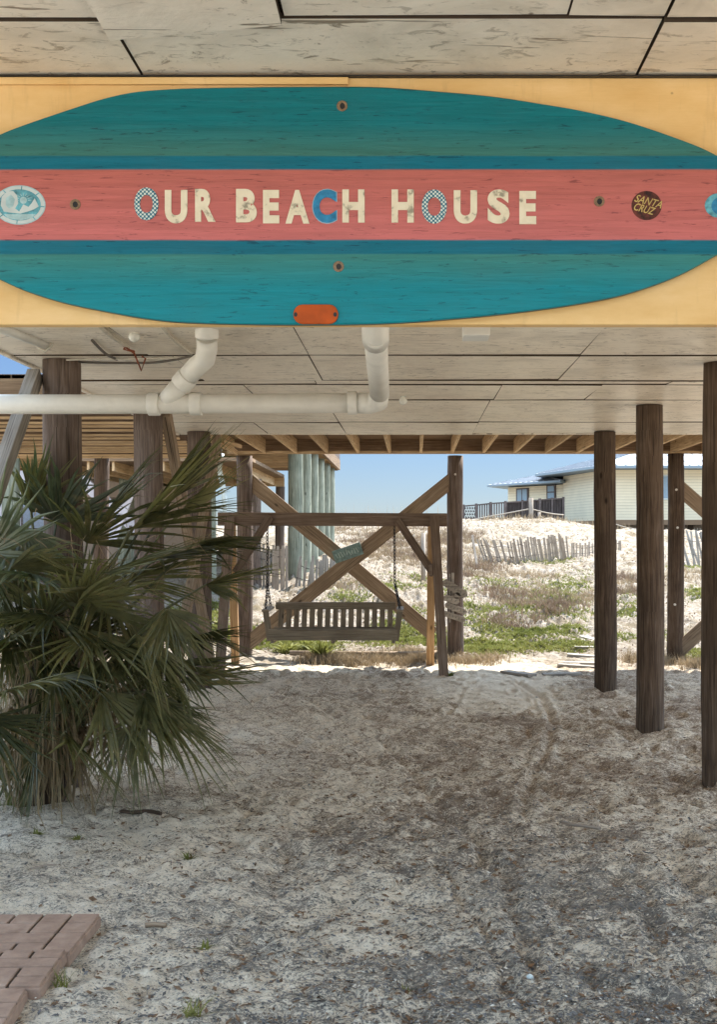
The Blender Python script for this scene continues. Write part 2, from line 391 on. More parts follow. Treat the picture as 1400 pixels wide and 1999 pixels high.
    path = t.math('MULTIPLY', t.ramp(t.math('ABSOLUTE', t.math('SUBTRACT', xyz[0], 0.9)), [(0.35, 1.0), (1.0, 0.0)]), t.ramp(t.math('DIVIDE', xyz[1], 20.0), [(0.52, 0.0), (0.62, 0.12)]))
    fac = t.math('SUBTRACT', t.math('ADD', t.math('ADD', t.math('MULTIPLY', n2, 0.62), t.math('MULTIPLY', n3, 0.38)), dens), path)
    wv = t.coord('World', (1, 1.7, 1))
    sp = t.noise(wv, 30, 9, 0.78, 1.6); sp2 = t.noise(t.coord('World', (1, 1.3, 1)), 95, 6, 0.75, 0.8); mdf = t.noise(t.coord('World', (1, 1.5, 1)), 6.5, 7, 0.7, 0.8)
    q = t.math('ADD', t.math('ADD', t.math('MULTIPLY', sp, 0.62), t.math('MULTIPLY', sp2, 0.38)), t.math('MULTIPLY', t.math('SUBTRACT', mdf, 0.5), 0.30))
    q = t.math('ADD', q, t.math('MULTIPLY', t.math('SUBTRACT', n1, 0.5), 0.10))
    q = t.math('SUBTRACT', t.math('ADD', q, t.math('MULTIPLY', dens, 0.40)), t.math('MULTIPLY', path, 0.9))
    near = t.mix(t.ramp(q, [(0.505, 0.0), (0.555, 0.88)]), sand, dk)
    near = t.mix(t.ramp(q, [(0.60, 0.0), (0.68, 0.8)]), near, sc_mix(t, dk, 0.42))
    near = t.mix(t.ramp(q, [(0.36, 0.8), (0.44, 0.0)]), near, (0.84, 0.77, 0.65))
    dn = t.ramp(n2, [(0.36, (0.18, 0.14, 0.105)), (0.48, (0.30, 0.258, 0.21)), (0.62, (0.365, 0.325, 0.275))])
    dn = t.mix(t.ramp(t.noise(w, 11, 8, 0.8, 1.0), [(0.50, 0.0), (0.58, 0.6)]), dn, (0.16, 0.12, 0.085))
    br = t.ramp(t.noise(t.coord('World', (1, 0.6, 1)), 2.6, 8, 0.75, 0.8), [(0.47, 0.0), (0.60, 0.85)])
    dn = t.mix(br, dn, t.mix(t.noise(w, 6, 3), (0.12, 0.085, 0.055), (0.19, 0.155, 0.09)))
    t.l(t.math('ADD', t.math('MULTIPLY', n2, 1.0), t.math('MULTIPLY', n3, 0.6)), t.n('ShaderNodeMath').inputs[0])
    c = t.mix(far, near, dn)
    hh = t.math('ADD', t.math('MULTIPLY', n2, 1.0), t.math('MULTIPLY', t.noise(w, 95, 4, 0.7), 0.5))
    t.bump(hh, 1.0, 0.032); t.col(c)
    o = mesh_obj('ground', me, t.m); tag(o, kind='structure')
build_ground()
def hit(x, y, z0=14.0, z1=90.0):
    Z = z0
    while Z < z1:
        X = (x-VX)*Z/F
        if EYE + (VY-y)*Z/F <= float(gbase(X, Z)): return X, Z
        Z += 0.05
    return (x-VX)*z1/F, z1
def gz(X, Z): return float(ground_h(np.array([X]), np.array([Z]))[0])
# sea beyond the dunes
mb = MB().add([(-4000,97,-2.2),(4000,97,-2.2),(4000,4000,-2.2),(-4000,4000,-2.2)], [(0,1,2,3)], [[(0,0),(1,0),(1,1),(0,1)]])
t = NT('sea_water', 0.15, 0.5); t.bump(t.noise(t.coord('World'), 0.6, 5), 0.4, 0.3); t.col((0.03, 0.12, 0.16))
tag(build('water', mb, t.m), kind='structure')

# ------------------------------------------------------------------ the raised beach house overhead
CZ = 2.8
house = thing('beach_house', 'raised beach house with painted plywood underside and yellow fascia board, on round wooden pilings', 'house', (0, 7.5, 0))
rows = [(1.55,2.630,[-.72,-.30,.35,.574,1.9]), (2.644,3.3,[-.70,.57]), (3.306,4.4,[-.2,1.6]), (4.406,5.2,[-.68,1.05]), (5.206,6.2,[-1.9,-.68,1.05,2.7]),
        (6.206,7.36,[-1.7,-.676,1.055,2.9]), (7.368,8.50,[-1.55,-.68,1.055,3.4]), (8.508,8.72,[-.74,1.9]), (8.727,9.66,[-1.3,.66,1.42,3.0]),
        (9.666,11.4,[-.75,.63,2.4,3.9]), (11.406,12.6,[-1.6,-.75,.63,2.4])]
M_edge = simple('raw_ply_edge', (0.07, 0.05, 0.035), .9, .1)
for (z0, z1, js) in rows:
    js = [-2.57] + js + [4.3]
    for a, b in zip(js[:-1], js[1:]):
        g = 0.002; th = random.uniform(0, 0.004)
        mb = MB()
        vs = [(a+g+random.uniform(0,.004), z0+random.uniform(0.001,.006), CZ+th-random.uniform(-.004,.004)), (b-g, z0+random.uniform(0.001,.006), CZ-random.uniform(-.005,.006)), (b-g-random.uniform(0,.005), z1-random.uniform(0.002,.034)*(z0>3), CZ+random.uniform(0,.012)), (a+g, z1-random.uniform(0.002,.034)*(z0>3), CZ+random.uniform(0,.008))]
        if abs(z1-2.630) < .01 and a == -.72: vs = [(x, y + (0 if i < 2 else (.085 if i == 3 else .02)), z-(0.012, .010, .013, .016)[i]) for i, (x, y, z) in enumerate(vs)]
        up = [(x, y, CZ+0.018) for x, y, z in vs]
        mb.add(vs+up, [(3,2,1,0),(4,5,6,7),(0,1,5,4),(1,2,6,5),(2,3,7,6),(3,0,4,7)], [[(0,0),(1,0),(1,1),(0,1)]]*6)
        po = build('soffit_panel', mb, M_soffit, house); po.data.materials.append(M_edge)
        for f_ in po.data.polygons:
            if abs(f_.normal.z) < .5: f_.material_index = 1
mb = MB().box(-2.55, 4.28, 1.58, 12.58, CZ+0.03, CZ+0.30)
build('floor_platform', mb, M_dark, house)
mb = MB().box(-2.4, 4.2, 1.9, 12.4, CZ+0.302, CZ+2.7)
M_wall = simple('house_siding', (0.6, 0.52, 0.3)); build('wall', mb, M_wall, house)
mb = MB(); mb.add([(-2.9,1.4,CZ+2.7),(4.6,1.4,CZ+2.7),(4.6,12.9,CZ+2.7),(-2.9,12.9,CZ+2.7),(.9,5,CZ+3.7),(.9,9.5,CZ+3.7)],
    [(3,2,1,0),(0,1,4),(1,2,5,4),(2,3,5),(3,0,4,5)], [[(0,0)]*4,[(0,0)]*3,[(0,0)]*4,[(0,0)]*3,[(0,0)]*4])
M_roof = simple('metal_roof', (0.45, 0.47, 0.5), 0.4, 0.5, 0.3); build('roof', mb, M_roof, house)
# left edge board of the floor
mb = MB().box(-2.60, -2.572, 1.55, 12.6, CZ-0.012, CZ+0.28, 1); build('edge_board', mb, M_soffit, house)
mb = MB().box(-2.57, 4.3, 12.602, 12.64, CZ-0.002, CZ+0.28); build('edge_board', mb, M_soffit, house)
# fascia board carrying the surfboard
mb = MB().box(-2.57, 4.3, 2.96, 3.0, EYE+0.563, CZ-0.004); build('fascia_board', mb, M_fascia, house, bevel=0.003)
a = P(-260,152,2.95); b = P(680,165,2.95)
mb = MB().box(a.x, b.x, 2.950, 2.9585, b.z, CZ-0.006); build('fascia_trim', mb, M_fascia, house, bevel=0.001)
mb = MB().box(-2.57, 4.3, 2.945, 2.958, CZ-0.0055, CZ-0.002); build('shadow_gap_strip', mb, M_black, house)

def piling(x, z, r, top, parent, mat, lean=(0,0), base=None, n=26, nm='piling'):
    g = (gz(x, z) if base is None else base) - 0.3
    pts = []; rs = []; ph = random.uniform(0, 6)
    N = 14
    for i in range(N+1):
        t_ = i/N; h = g + (top-g)*t_
        pts.append((x + lean[0]*(1-t_) + 0.006*math.sin(ph+t_*5), z + lean[1]*(1-t_) + 0.006*math.cos(ph+t_*4), h)); rs.append(r*(1.03-0.06*t_)*(1+random.uniform(-.012,.012)))
    mb = MB().tube(pts, rs, n, wob=0.018)
    return build(nm, mb, mat, parent, smooth=True)
for z in (5.15, 7.56, 10.0, 12.35):
    for x, m in ((-2.31, M_pileL), (2.04, M_pile)):
        if z < 6 and x > 0 or (x > 6 and z < 7): continue
        r = 0.126 if x < 0 else (0.128 if z < 9 else 0.118)
        piling(x, z + (0.1 if x > 0 and z < 8 else 0), r, CZ-0.001, house, m)
# knee and cross braces between the left pilings
for p, q, m in (((-2.47,7.50,2.70), (-2.47,5.25,0.25), M_grey), ((-2.17,10.05,2.74), (-2.17,12.3,0.3), M_brace), ((-2.13,12.42,2.74), (-2.13,10.1,0.3), M_brace)):
    build('brace', MB().beam(p, q, 0.08, 0.105, (0,1,0)), m, house, bevel=0.004)

# ------------------------------------------------------------------ surfboard
sb = thing('surfboard', 'teal and pink wooden surfboard lettered OUR BEACH HOUSE on the yellow fascia board', 'surfboard', (P(660,634,2.93).x, 2.95, zb(640)))
def smooth_poly(pts, n=10):
    out = []; N = len(pts)
    for i in range(N):
        p0, p1, p2, p3 = [Vector(pts[(i+k-1) % N]) for k in range(4)]
        for k in range(n):
            t = k/n
            out.append(0.5*((2*p1) + (p2-p0)*t + (2*p0-5*p1+4*p2-p3)*t*t + (3*p1-p0-3*p2+p3)*t*t*t))
    return out
outl = [(0,262),(60,239),(140,212),(200,193),(260,180),(330,174),(420,171),(600,169),(740,170),(850,178),(960,188),(1060,203),(1140,217),(1220,236),(1300,262),(1380,293),(1440,328),(1480,365),(1495,402),
        (1484,440),(1440,475),(1400,498),(1340,531),(1280,556),(1200,580),(1100,598),(1000,611),(900,621),(760,631),(600,634),(400,631),(300,624),(200,607),(120,590),(50,568),(0,546),(-70,512),(-120,465),(-142,405),(-125,345),(-70,297)]
sm = smooth_poly(outl, 6)
def board_poly(inset): # inset in pixels toward the centre line
    c = Vector((680, 402)); return [((p.x-VX)*SB, EYE+(VY-p.y)*SB) for p in [q - (q-c).normalized()*inset for q in sm]]
mb = MB(); o0 = board_poly(3.0); o1 = board_poly(0); n = len(o0)
vs = [(x, 2.9302, z) for x, z in o0] + [(x, 2.9345, z) for x, z in o1] + [(x, 2.9485, z) for x, z in o1]
fs = [tuple(range(n))]
for i in range(n):
    j = (i+1) % n; fs += [(i, i+n, j+n, j), (i+n, i+2*n, j+2*n, j+n)]
fs.append(tuple(reversed(range(2*n, 3*n))))
mb.add(vs, fs, [[(0,0)]*len(f) for f in fs])
bo = build('board', mb, M_board, sb)
bo.data.materials.append(M_boardedge)
for p in bo.data.polygons:
    if len(p.vertices) == 4 and abs(p.normal.y) < 0.3: p.material_index = 1
YF = 2.9300
def glyph(ch, off=0.0, shear=0.0):
    c = bpy.data.curves.new('glyph', 'FONT'); c.body = ch; c.size = 1; c.offset = off; c.shear = shear; c.resolution_u = 6
    ob = bpy.data.objects.new('glyph', c); COL.objects.link(ob)
    dg = bpy.context.evaluated_depsgraph_get(); dg.update()
    me = bpy.data.meshes.new_from_object(ob.evaluated_get(dg)); bpy.data.objects.remove(ob)
    v = np.array([tuple(q.co)[:2] for q in me.vertices]); f = [list(p.vertices) for p in me.polygons]
    bpy.data.meshes.remove(me)
    return v, f
def letter(ch, x0, x1, y0, y1, mat, y=YF, off=0.045, depth=0.0022, parent=None, name='letter', rot=0.0):
    v, f = glyph(ch, off); mn = v.min(0); mx = v.max(0)
    if ch == 'H' or ch == 'I': pass
    u = (v-mn)/(mx-mn)
    px = x0 + u[:,0]*(x1-x0); py = y1 - u[:,1]*(y1-y0)
    if rot:
        cx, cy = (x0+x1)/2, (y0+y1)/2; c, s_ = math.cos(rot), math.sin(rot)
        px, py = cx+(px-cx)*c-(py-cy)*s_, cy+(px-cx)*s_+(py-cy)*c
    X = (px-VX)*SB; Z = EYE+(VY-py)*SB
    # extruded flat letter: front faces plus skirt along boundary edges
    ed = {}
    for q in f:
        for a_, b_ in zip(q, q[1:]+q[:1]): ed[(a_, b_)] = 1
    n = len(v); vs = [(a_, y-depth, b_) for a_, b_ in zip(X, Z)] + [(a_, y-0.0002, b_) for a_, b_ in zip(X, Z)]
    fs = [list(q) for q in f]
    for (a_, b_) in ed:
        if (b_, a_) not in ed: fs.append([b_, a_, a_+n, b_+n])
    mb = MB().add(vs, fs, [[(0,0)]*len(q) for q in fs])
    return build(name, mb, mat, parent or sb)
LET = [('O',262.5,309.6,367,431,M_dots),('U',322,366,372,437,M_cream),('R',381,421,370,434,M_cream),('B',461,501.6,370,435,M_cream),('E',513.6,545.4,372,437,M_cream),
       ('A',557.4,604.2,372,437.5,M_cream),('C',611,657,371,436,M_blue),('H',668.5,712,371,435.5,M_cream),('H',764.5,808,371,435.5,M_cream),('O',823.6,872.5,371,437.6,M_dots),
       ('U',886,931.6,372.5,437.6,M_cream),('S',952,995,371,437.6,M_cream),('E',1014,1047,374,438.5,M_cream)]
for ch, x0, x1, y0, y1, m in LET:
    if ch == 'C': letter(ch, x0-1.5, x1+1.5, y0-1.5, y1+1.5, M_pale, depth=0.0010, off=0.055, name='letter_border')
    o = letter(ch, x0, x1, y0, y1, m, off=0.05 if ch != 'O' else 0.045)
    if m is M_dots: o['label'] = 'letter O with white dots on dark teal'
    if m is M_blue: o['label'] = 'blue letter C'
def disc(cx, cy, rx, ry, depth, y=YF, n=40, r_in=None, rot=0.0):
    mb = MB(); pts = []
    for k in range(n):
        a_ = 2*math.pi*k/n; x_, y_ = rx*math.cos(a_), ry*math.sin(a_)
        pts.append((cx + x_*math.cos(rot) - y_*math.sin(rot), cy + x_*math.sin(rot) + y_*math.cos(rot)))
    return mb.prism([((a_-VX)*SB, EYE+(VY-b_)*SB) for a_, b_ in reversed(pts)][::-1], y-depth, y-0.0001)
def flip(mb):
    mb.f = [list(reversed(f)) for f in mb.f]; return mb
def polyst(pts, depth, mat, parent, name, y=YF):
    mb = MB().prism([((a_-VX)*SB, EYE+(VY-b_)*SB) for a_, b_ in pts], y-depth, y-0.0001); return build(name, mb, mat, parent)
# oval sticker at the left
ov = build('oval_sticker', disc(38,401,51,38.5,0.0006), M_stp, sb); ov['label'] = 'oval white and teal sticker with waves and sun'
build('sticker_rim', disc(38,401,49,36.5,0.0010), M_white, ov); build('sticker_picture', disc(38,401,42,30.5,0.0014), M_stb, ov)
for k in range(8):
    a_ = k*math.pi/4+.1; c_, s_ = math.cos(a_), math.sin(a_)
    q = [(38+c_*42-s_*w_*1.0, 401+s_*30.5+c_*w_) for w_ in (-1, 1)] + [(38+c_*49+s_*w_*-1, 401+s_*36.5+c_*w_) for w_ in (1, -1)]
    polyst(q, 0.0012, M_stb, ov, 'sticker_tick')
polyst([(2,402),(4,385),(14,375),(26,374),(34,383),(36,398),(30,408),(38,414),(46,400),(56,405),(62,398),(68,388),(72,396),(76,404),(66,410),(54,414),(40,418),(20,416),(8,414)], 0.0018, M_white, ov, 'sticker_wave')
polyst([(12,388),(22,381),(30,390),(26,404),(18,408),(12,402)], 0.0022, M_stp, ov, 'sticker_wave')
build('sticker_sun', disc(46,392,7,7,0.0018, n=16), M_stp, ov)
for k in range(9):
    a_ = -math.pi + k*math.pi/8; c_, s_ = math.cos(a_), math.sin(a_)
    polyst([(46+c_*9-s_*.8, 392+s_*9+c_*.8), (46+c_*20, 392+s_*16), (46+c_*9+s_*.8, 392+s_*9-c_*.8)], 0.0018, M_stp, ov, 'sticker_ray')
polyst([(8,419),(70,419),(62,427),(40,431),(16,427)], 0.0018, M_stp, ov, 'sticker_sea')
# round sticker
rd = build('round_sticker', disc(1262.5,402,29.5,28.5,0.0006), M_dkred, sb); rd['label'] = 'dark red round sticker lettered SANTA CRUZ in gold'
def word(wd, cx, cy, w, h, rot, mat, parent, y=YF-0.0006, off=0.01, shear=0.35):
    v, f = glyph(wd, off, shear); mn = v.min(0); mx = v.max(0); u = (v-mn)/(mx-mn) - 0.5
    x_ = u[:,0]*w; y_ = -u[:,1]*h; c, s_ = math.cos(rot), math.sin(rot)
    px = cx + x_*c - y_*s_; py = cy + x_*s_ + y_*c
    vs = [((a_-VX)*SB, y-0.0008, EYE+(VY-b_)*SB) for a_, b_ in zip(px, py)]
    return build('lettering', MB().add(vs, f, [[(0,0)]*len(q) for q in f]), mat, parent)
word('SANTA', 1266, 394, 54, 15, R(15), M_gold, rd); word('CRUZ', 1259, 409, 42, 15, R(15), M_gold, rd)
b2 = build('blue_sticker', disc(1404,402,28,24,0.0006), M_stb, sb); b2['label'] = 'worn blue sticker at the right tip'
build('sticker_picture', disc(1406,403,17,17,0.001), M_blue, b2)
for (x, y) in ((668,208),(661,521),(147,400),(1170,394)):
    w_ = build('washer', disc(x,y,10.5,10.5,0.002, n=24), M_screw, sb, bevel=0.0006)
    build('screw_head', disc(x+.5,y+.5,5,6,0.0032, n=12), M_black, w_)
# amber reflector
pts = []
for cx, s_ in ((643,1),(591,-1)):
    for k in range(9):
        a_ = -math.pi/2 + k*math.pi/8
        pts.append((cx + s_*18*math.cos(a_), 615 + s_*19*math.sin(a_)))
mb = MB().prism([((a_-VX)*SB, EYE+(VY-b_)*SB) for a_, b_ in pts], YF-0.010, YF-0.0001)
rf = build('reflector', mb, M_refl, sb, bevel=0.003); rf['label'] = 'orange oblong reflector'
for x in (578,655): build('screw_head', disc(x,616,3.6,4.4,0.0112, n=12), M_black, rf)

# ------------------------------------------------------------------ plumbing and wiring under the floor
dp = thing('drain_pipe', 'long grey white plastic drain pipe with two risers hanging under the white ceiling', 'pipe', (P(320,789,6.75)))
ZP = 6.75; r = 0.057
def pp(x, y, Z=ZP): return P(x, y, Z)
def coup(p, q, rr=0.068, nm='coupling'): build(nm, MB().tube([p, q], rr, 28), M_pvc, dp, smooth=True, bevel=0.003)
build('pipe', MB().tube([pp(-260,789), pp(150,789.5), pp(706,787)], r, 28), M_pvc, dp, smooth=True)
coup(pp(290,789), pp(312,789)); coup(pp(372,788.5), pp(394,788.5)); coup(pp(679,787), pp(697,787))
# wye branch going up to the ceiling
c1 = pp(322,786); c2 = pp(396,702, 6.6); c3 = pp(404,660, 6.5); c4 = pp(404,600, 6.45)
build('branch_pipe', MB().tube([c1, c1.lerp(c2,.45)], 0.055, 28), M_pvc, dp, smooth=True)
coup(c1.lerp(c2,.42), c1.lerp(c2,.62), 0.064)
el = [c1.lerp(c2,.60), c1.lerp(c2,.85), c2+Vector((.012,0,.0)), c2.lerp(c3,.5)+Vector((.012,0,0)), c3]
build('elbow', MB().tube(el, 0.059, 28), M_pvc, dp, smooth=True)
coup(c3, c3.lerp(c4,.45), 0.066)
build('pipe', MB().tube([c3, Vector((c3.x, c3.y-.02, CZ+0.005))], 0.054, 28), M_pvc, dp, smooth=True)
# right elbow and sloping pipe toward the viewer
e0 = pp(700,787); e1 = pp(722,788); e2 = pp(738,783, 6.72); e3 = pp(741,768, 6.62)
build('elbow', MB().tube([e0, e1, e2, e3], [0.060,.062,.062,.058], 28), M_pvc, dp, smooth=True)
e5 = pp(733, 655, 5.35); e6 = pp(733, 600, 5.1)
build('pipe', MB().tube([e3, e5], 0.0565, 28), M_pvc, dp, smooth=True)
build('elbow', MB().tube([e3.lerp(e5,.93), e5, Vector((e5.x+.004, e5.y-.12, CZ+0.005))], 0.064, 28), M_pvc, dp, smooth=True)
build('side_pipe', MB().tube([e5+Vector((0,-.02,.02)), Vector((e5.x+.3, e5.y+.1, 2.70)), Vector((e5.x+.5, e5.y+.12, 2.76))], 0.02, 16), M_pvc, dp, smooth=True)
# short pipe by the left edge
sp = thing('pipe_stub', 'short cream plastic pipe strapped under the ceiling at upper left', 'pipe', (-2.2, 6.3, 2.7))
q0 = P(-60,618,6.0); q1 = P(88,672,6.9)
build('pipe', MB().tube([q0, q1], 0.03, 20), M_pvc, sp, smooth=True)
build('strap', MB().tube([q1+Vector((-.04,0,.12)), q1+Vector((-.045,0,-.02)), q1+Vector((0,0,-.045)), q1+Vector((.04,0,-.01)), q1+Vector((.045,0,.12))], 0.008, 8), M_cablew, sp, smooth=True)
def bulb(x, y, Z, label, r=0.032):
    p = P(x, y, Z); b_ = thing('light_bulb', label, 'light bulb', (p.x, p.y, CZ), 'bare light bulbs under the ceiling')
    build('socket', MB().tube([(p.x,p.y,CZ+.001),(p.x,p.y,p.z+r*1.1)], 0.022, 16), M_white, b_, smooth=True)
    pr = [(0.3,1.15),(0.55,.95),(.8,.6),(1,.1),(.95,-.3),(.75,-.65),(.45,-.88),(.1,-1)]
    build('bulb', MB().tube([(p.x,p.y,p.z+r*h_) for w_,h_ in pr], [r*w_ for w_,h_ in pr], 20), M_bulb, b_, smooth=True)
bulb(262,657,6.6,'white round light bulb beside the rusty hook under the ceiling', 0.034)
bulb(787,783,9.4,'small light bulb to the right of the drain pipe elbow', 0.034)
def cable(name, pts, rad, mat, label, grp=None):
    o = build(name, MB().tube(smooth_open([Vector(p) for p in pts]), rad, 8), mat, None, smooth=True, origin=tuple(pts[0])); return tag(o, label, 'cable', grp)
def smooth_open(pts, n=6):
    P_ = [pts[0]] + pts + [pts[-1]]; out = []
    for i in range(1, len(P_)-2):
        p0, p1, p2, p3 = P_[i-1:i+3]
        for k in range(n):
            t = k/n; out.append(0.5*((2*p1) + (p2-p0)*t + (2*p0-5*p1+4*p2-p3)*t*t + (3*p1-p0-3*p2+p3)*t*t*t))
    return out + [pts[-1]]
def cpt(x, y, d=0.012): Z = (CZ-d-EYE)*F/(VY-y); return P(x, y, Z)
cable('conduit', [cpt(185,628), cpt(215,655), cpt(235,668), cpt(250,680)], 0.012, M_cablew, 'cream conduit curving down to the rusty hook under the ceiling')
cable('conduit', [cpt(310,630), cpt(335,660), cpt(360,680), cpt(378,694)], 0.010, M_cablew, 'thin conduit running under the ceiling to the bent drain riser')
cable('cable', [cpt(95,706), cpt(150,707), cpt(230,709,.02), cpt(300,708,.03), cpt(350,701,.03), cpt(379,693,.02)], 0.008, M_cable, 'dark cable sagging along the ceiling from the left piling')
cable('cable', [cpt(130,703), cpt(200,701), cpt(300,700,.02), cpt(375,697,.02)], 0.006, M_cablew, 'pale cable stapled along the ceiling from the left piling')
cable('cable', [cpt(180,665), cpt(205,690), cpt(228,702)], 0.009, M_cable, 'short dark cable slanting along the ceiling below the conduit')
hk = thing('rusty_hook', 'rusty bent metal hook hanging beneath the ceiling by the bulb', 'hook', P(262,688,7.1))
build('hook_bar', MB().tube([cpt(232,668), cpt(245,678,.02), P(262,690,7.0), P(276,724,7.0), P(284,700,7.0), P(277,696,7.0)], 0.006, 8), M_rust, hk, smooth=True)
build('hook_plate', MB().obox(P(252,684,7.05), Vector((1,0,-.3)).normalized(), Vector((0,1,0)), Vector((.3,0,1)).normalized(), .035, .008, .007), M_rust, hk)
mb = MB().box(*(sorted((P(905,640,4).x, P(957,640,4).x))), 4.0, 4.12, P(905,655,4).z, CZ+.004)
tag(build('junction_box', mb, M_pvc, None, bevel=.004, origin=(0,0,0)), 'grey box fixed under the ceiling just below the yellow fascia', 'box')

# ------------------------------------------------------------------ decks behind
HB = 2.86; HT = 3.05; ZR = 16.0
bd = thing('rear_deck', 'raised rear deck on joists and pilings with crossed timber braces, behind the ceiling', 'deck', (0.6, 14.4, 0))
for k in range(-7, 17):
    X = 0.519 + 0.434*k
    if X < -2.55: continue
    build('joist', MB().beam((X, 12.66, (HB+HT)/2), (X, ZR-.042, (HB+HT)/2), 0.04, HT-HB), M_joist, bd, bevel=0.003)
build('rim_board', MB().box(-2.6, 7.4, ZR, ZR+.04, HB+.002, HT), M_deck, bd)
build('ledger_strip', MB().box(-2.6, 7.4, ZR-.04, ZR-.002, HB-.012, HB+.03), M_joist, bd)
mb = MB()
z = 12.66
while z < ZR+.05: mb.box(-2.6, 7.4, z, z+.138, HT+.001, HT+.036); z += .146
build('deck_boards', mb, M_deck, bd)
for x, z in ((-2.38,16.1),(0.565,16.1),(3.56,15.72),(6.6,16.1)):
    piling(x, z, 0.112, HB-.03, bd, M_pile if x > 3 else M_pileL)
def xb(p, q, Z): build('cross_brace', MB().beam(P(*p, Z), P(*q, Z), 0.045, 0.20, (0,1,0)), M_brace, bd, bevel=.004)
def xbeam(x1, y1, x2, y2, Z, w=.2, par=bd, mat=M_brace, nm='cross_brace', th=.045):
    p = P(x1,y1,Z); q = P(x2,y2,Z); a_ = (q-p).normalized(); b_ = Vector((0,1,0)); d = a_.cross(b_)
    return build(nm, MB().obox((p+q)/2, a_, b_, d, (q-p).length/2, th/2, w/2), mat, par, bevel=.004)
xbeam(476,930,846,1238,16.13); xbeam(889,932,476,1262,16.06)
xbeam(1324,950,1620,1210,15.72); xbeam(1318,1276,1640,985,15.66)
for x, y, z in ((889,926,15.985),(886,1276,15.985),(1321,956,15.60),(1323,1030,15.60),(1318,1180,15.60)):
    p = P(x, y, z); build('bolt', MB().tube([p+Vector((0,.02,0)), p-Vector((0,.006,0))], .016, 10), M_bolt, bd)
# board plaque on the crossing
pl = thing('plaque', 'small weathered teal plaque with faded lettering nailed where the timber braces cross', 'plaque', P(679,1079,16.02))
pc = P(679,1079,16.015); an = R(19); ax = Vector((math.cos(an),0,math.sin(an))); ay = Vector((-math.sin(an),0,math.cos(an)))
M_plq = simple('plaque_teal', (0.17, 0.26, 0.25), var=.4, scale=30); M_plt = simple('plaque_text', (0.42, 0.52, 0.49), var=.2)
build('board', MB().obox(pc, ax, Vector((0,1,0)), ay, .205, .012, .088), M_plq, pl, bevel=.003)
mb = MB()
for k in range(9):
    x0 = -.16+.037*k; h1 = .05*(1 if k%3 else .7)
    mb.obox(pc+ax*x0+Vector((0,-.0145,0))+ay*random.uniform(-.01,.01), (ay+ax*random.uniform(-.4,.4)).normalized(), Vector((0,1,0)), ax, h1*.8, .002, .005)
build('lettering', mb, M_plt, pl)

sdk = thing('side_deck', 'dark side deck with many close joists at left beyond the first piling', 'deck', (-5.5, 12.8, 0))
HS = 2.955
build('rim_board', MB().box(-9, -2.66, 9.45, 9.49, HB-.06, HS+.03), M_deck, sdk)
z = 9.75
while z < 16.0:
    zz = HB-.05+random.uniform(-.012,.012); build('joist', MB().box(-9, -2.66, z, z+.042, zz, HS), M_dark, sdk, bevel=.003); build('joist_light_strip', MB().box(-9, -2.66, z-.008, z+.060, zz-.022, zz-.001), M_joist, sdk); z += .405  # joists darkened as unlit; added pale strips stand in for bounce light below
mb = MB(); x = -9
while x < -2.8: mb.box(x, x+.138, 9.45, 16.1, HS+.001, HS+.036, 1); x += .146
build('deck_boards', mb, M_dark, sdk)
for x, z in ((-4.35,16.0),(-7.2,16.0)): piling(x, z, .105, HB-.005, sdk, M_pileL)
# torn corner timbers where the decks meet
tc = thing('torn_boards', 'splintered loose boards hanging where ceiling and side deck meet', 'boards', (-2.5,12.9,2.8))
for a_, b_, w_ in (((425,858),(462,884),.05),((440,862),(470,872),.04),((418,866),(458,880),.03)):
    build('board', MB().beam(P(*a_,13.0), P(*b_,13.4), .03, w_), M_joist, tc)

# ------------------------------------------------------------------ porch swing with its timber frame
ZS = 14.5
fr = thing('swing_frame', 'brown timber A frame standing under the rear deck and carrying the bench swing', 'swing frame', (-1.05, ZS, 0))
pL = P(426,1013,ZS); pR = P(873,1015,ZS)
build('top_beam', MB().beam(pL, pR, .09, .165), M_frame, fr, bevel=.006)
def leg(x1, y1, z1, x2, y2, z2, w, m, nm='leg', th=.09):
    return build(nm, MB().beam(P(x1,y1,z1), P(x2,y2,z2), w, th, (0,1,0)), m, fr, bevel=.004)
leg(848,1008,ZS-.10, 867,1328,13.86, .115, M_frame)
leg(843,1010,ZS+.10, 840,1302,15.25, .10, M_leg)
leg(449,1010,ZS-.10, 428,1328,13.86, .115, M_frame)
leg(452,1010,ZS+.10, 460,1302,15.25, .10, M_leg)
leg(776,1015,ZS-.075, 848,1122,ZS-.12, .10, M_frame, 'knee_brace', .05)
leg(528,1008,ZS-.075, 460,1118,ZS-.12, .10, M_frame, 'knee_brace', .05)
build('end_tie', MB().beam((.19,13.98,1.28),(.21,14.98,1.28), .04, .13), M_frame, fr)
sw = thing('bench_swing', 'weathered wooden bench swing with slatted back hanging on chains from the timber frame', 'bench swing', (-1.03, 14.3, 0.5))
def sx(x, Z): return (x-VX)*Z/F
zf, zk = 14.05, 14.50
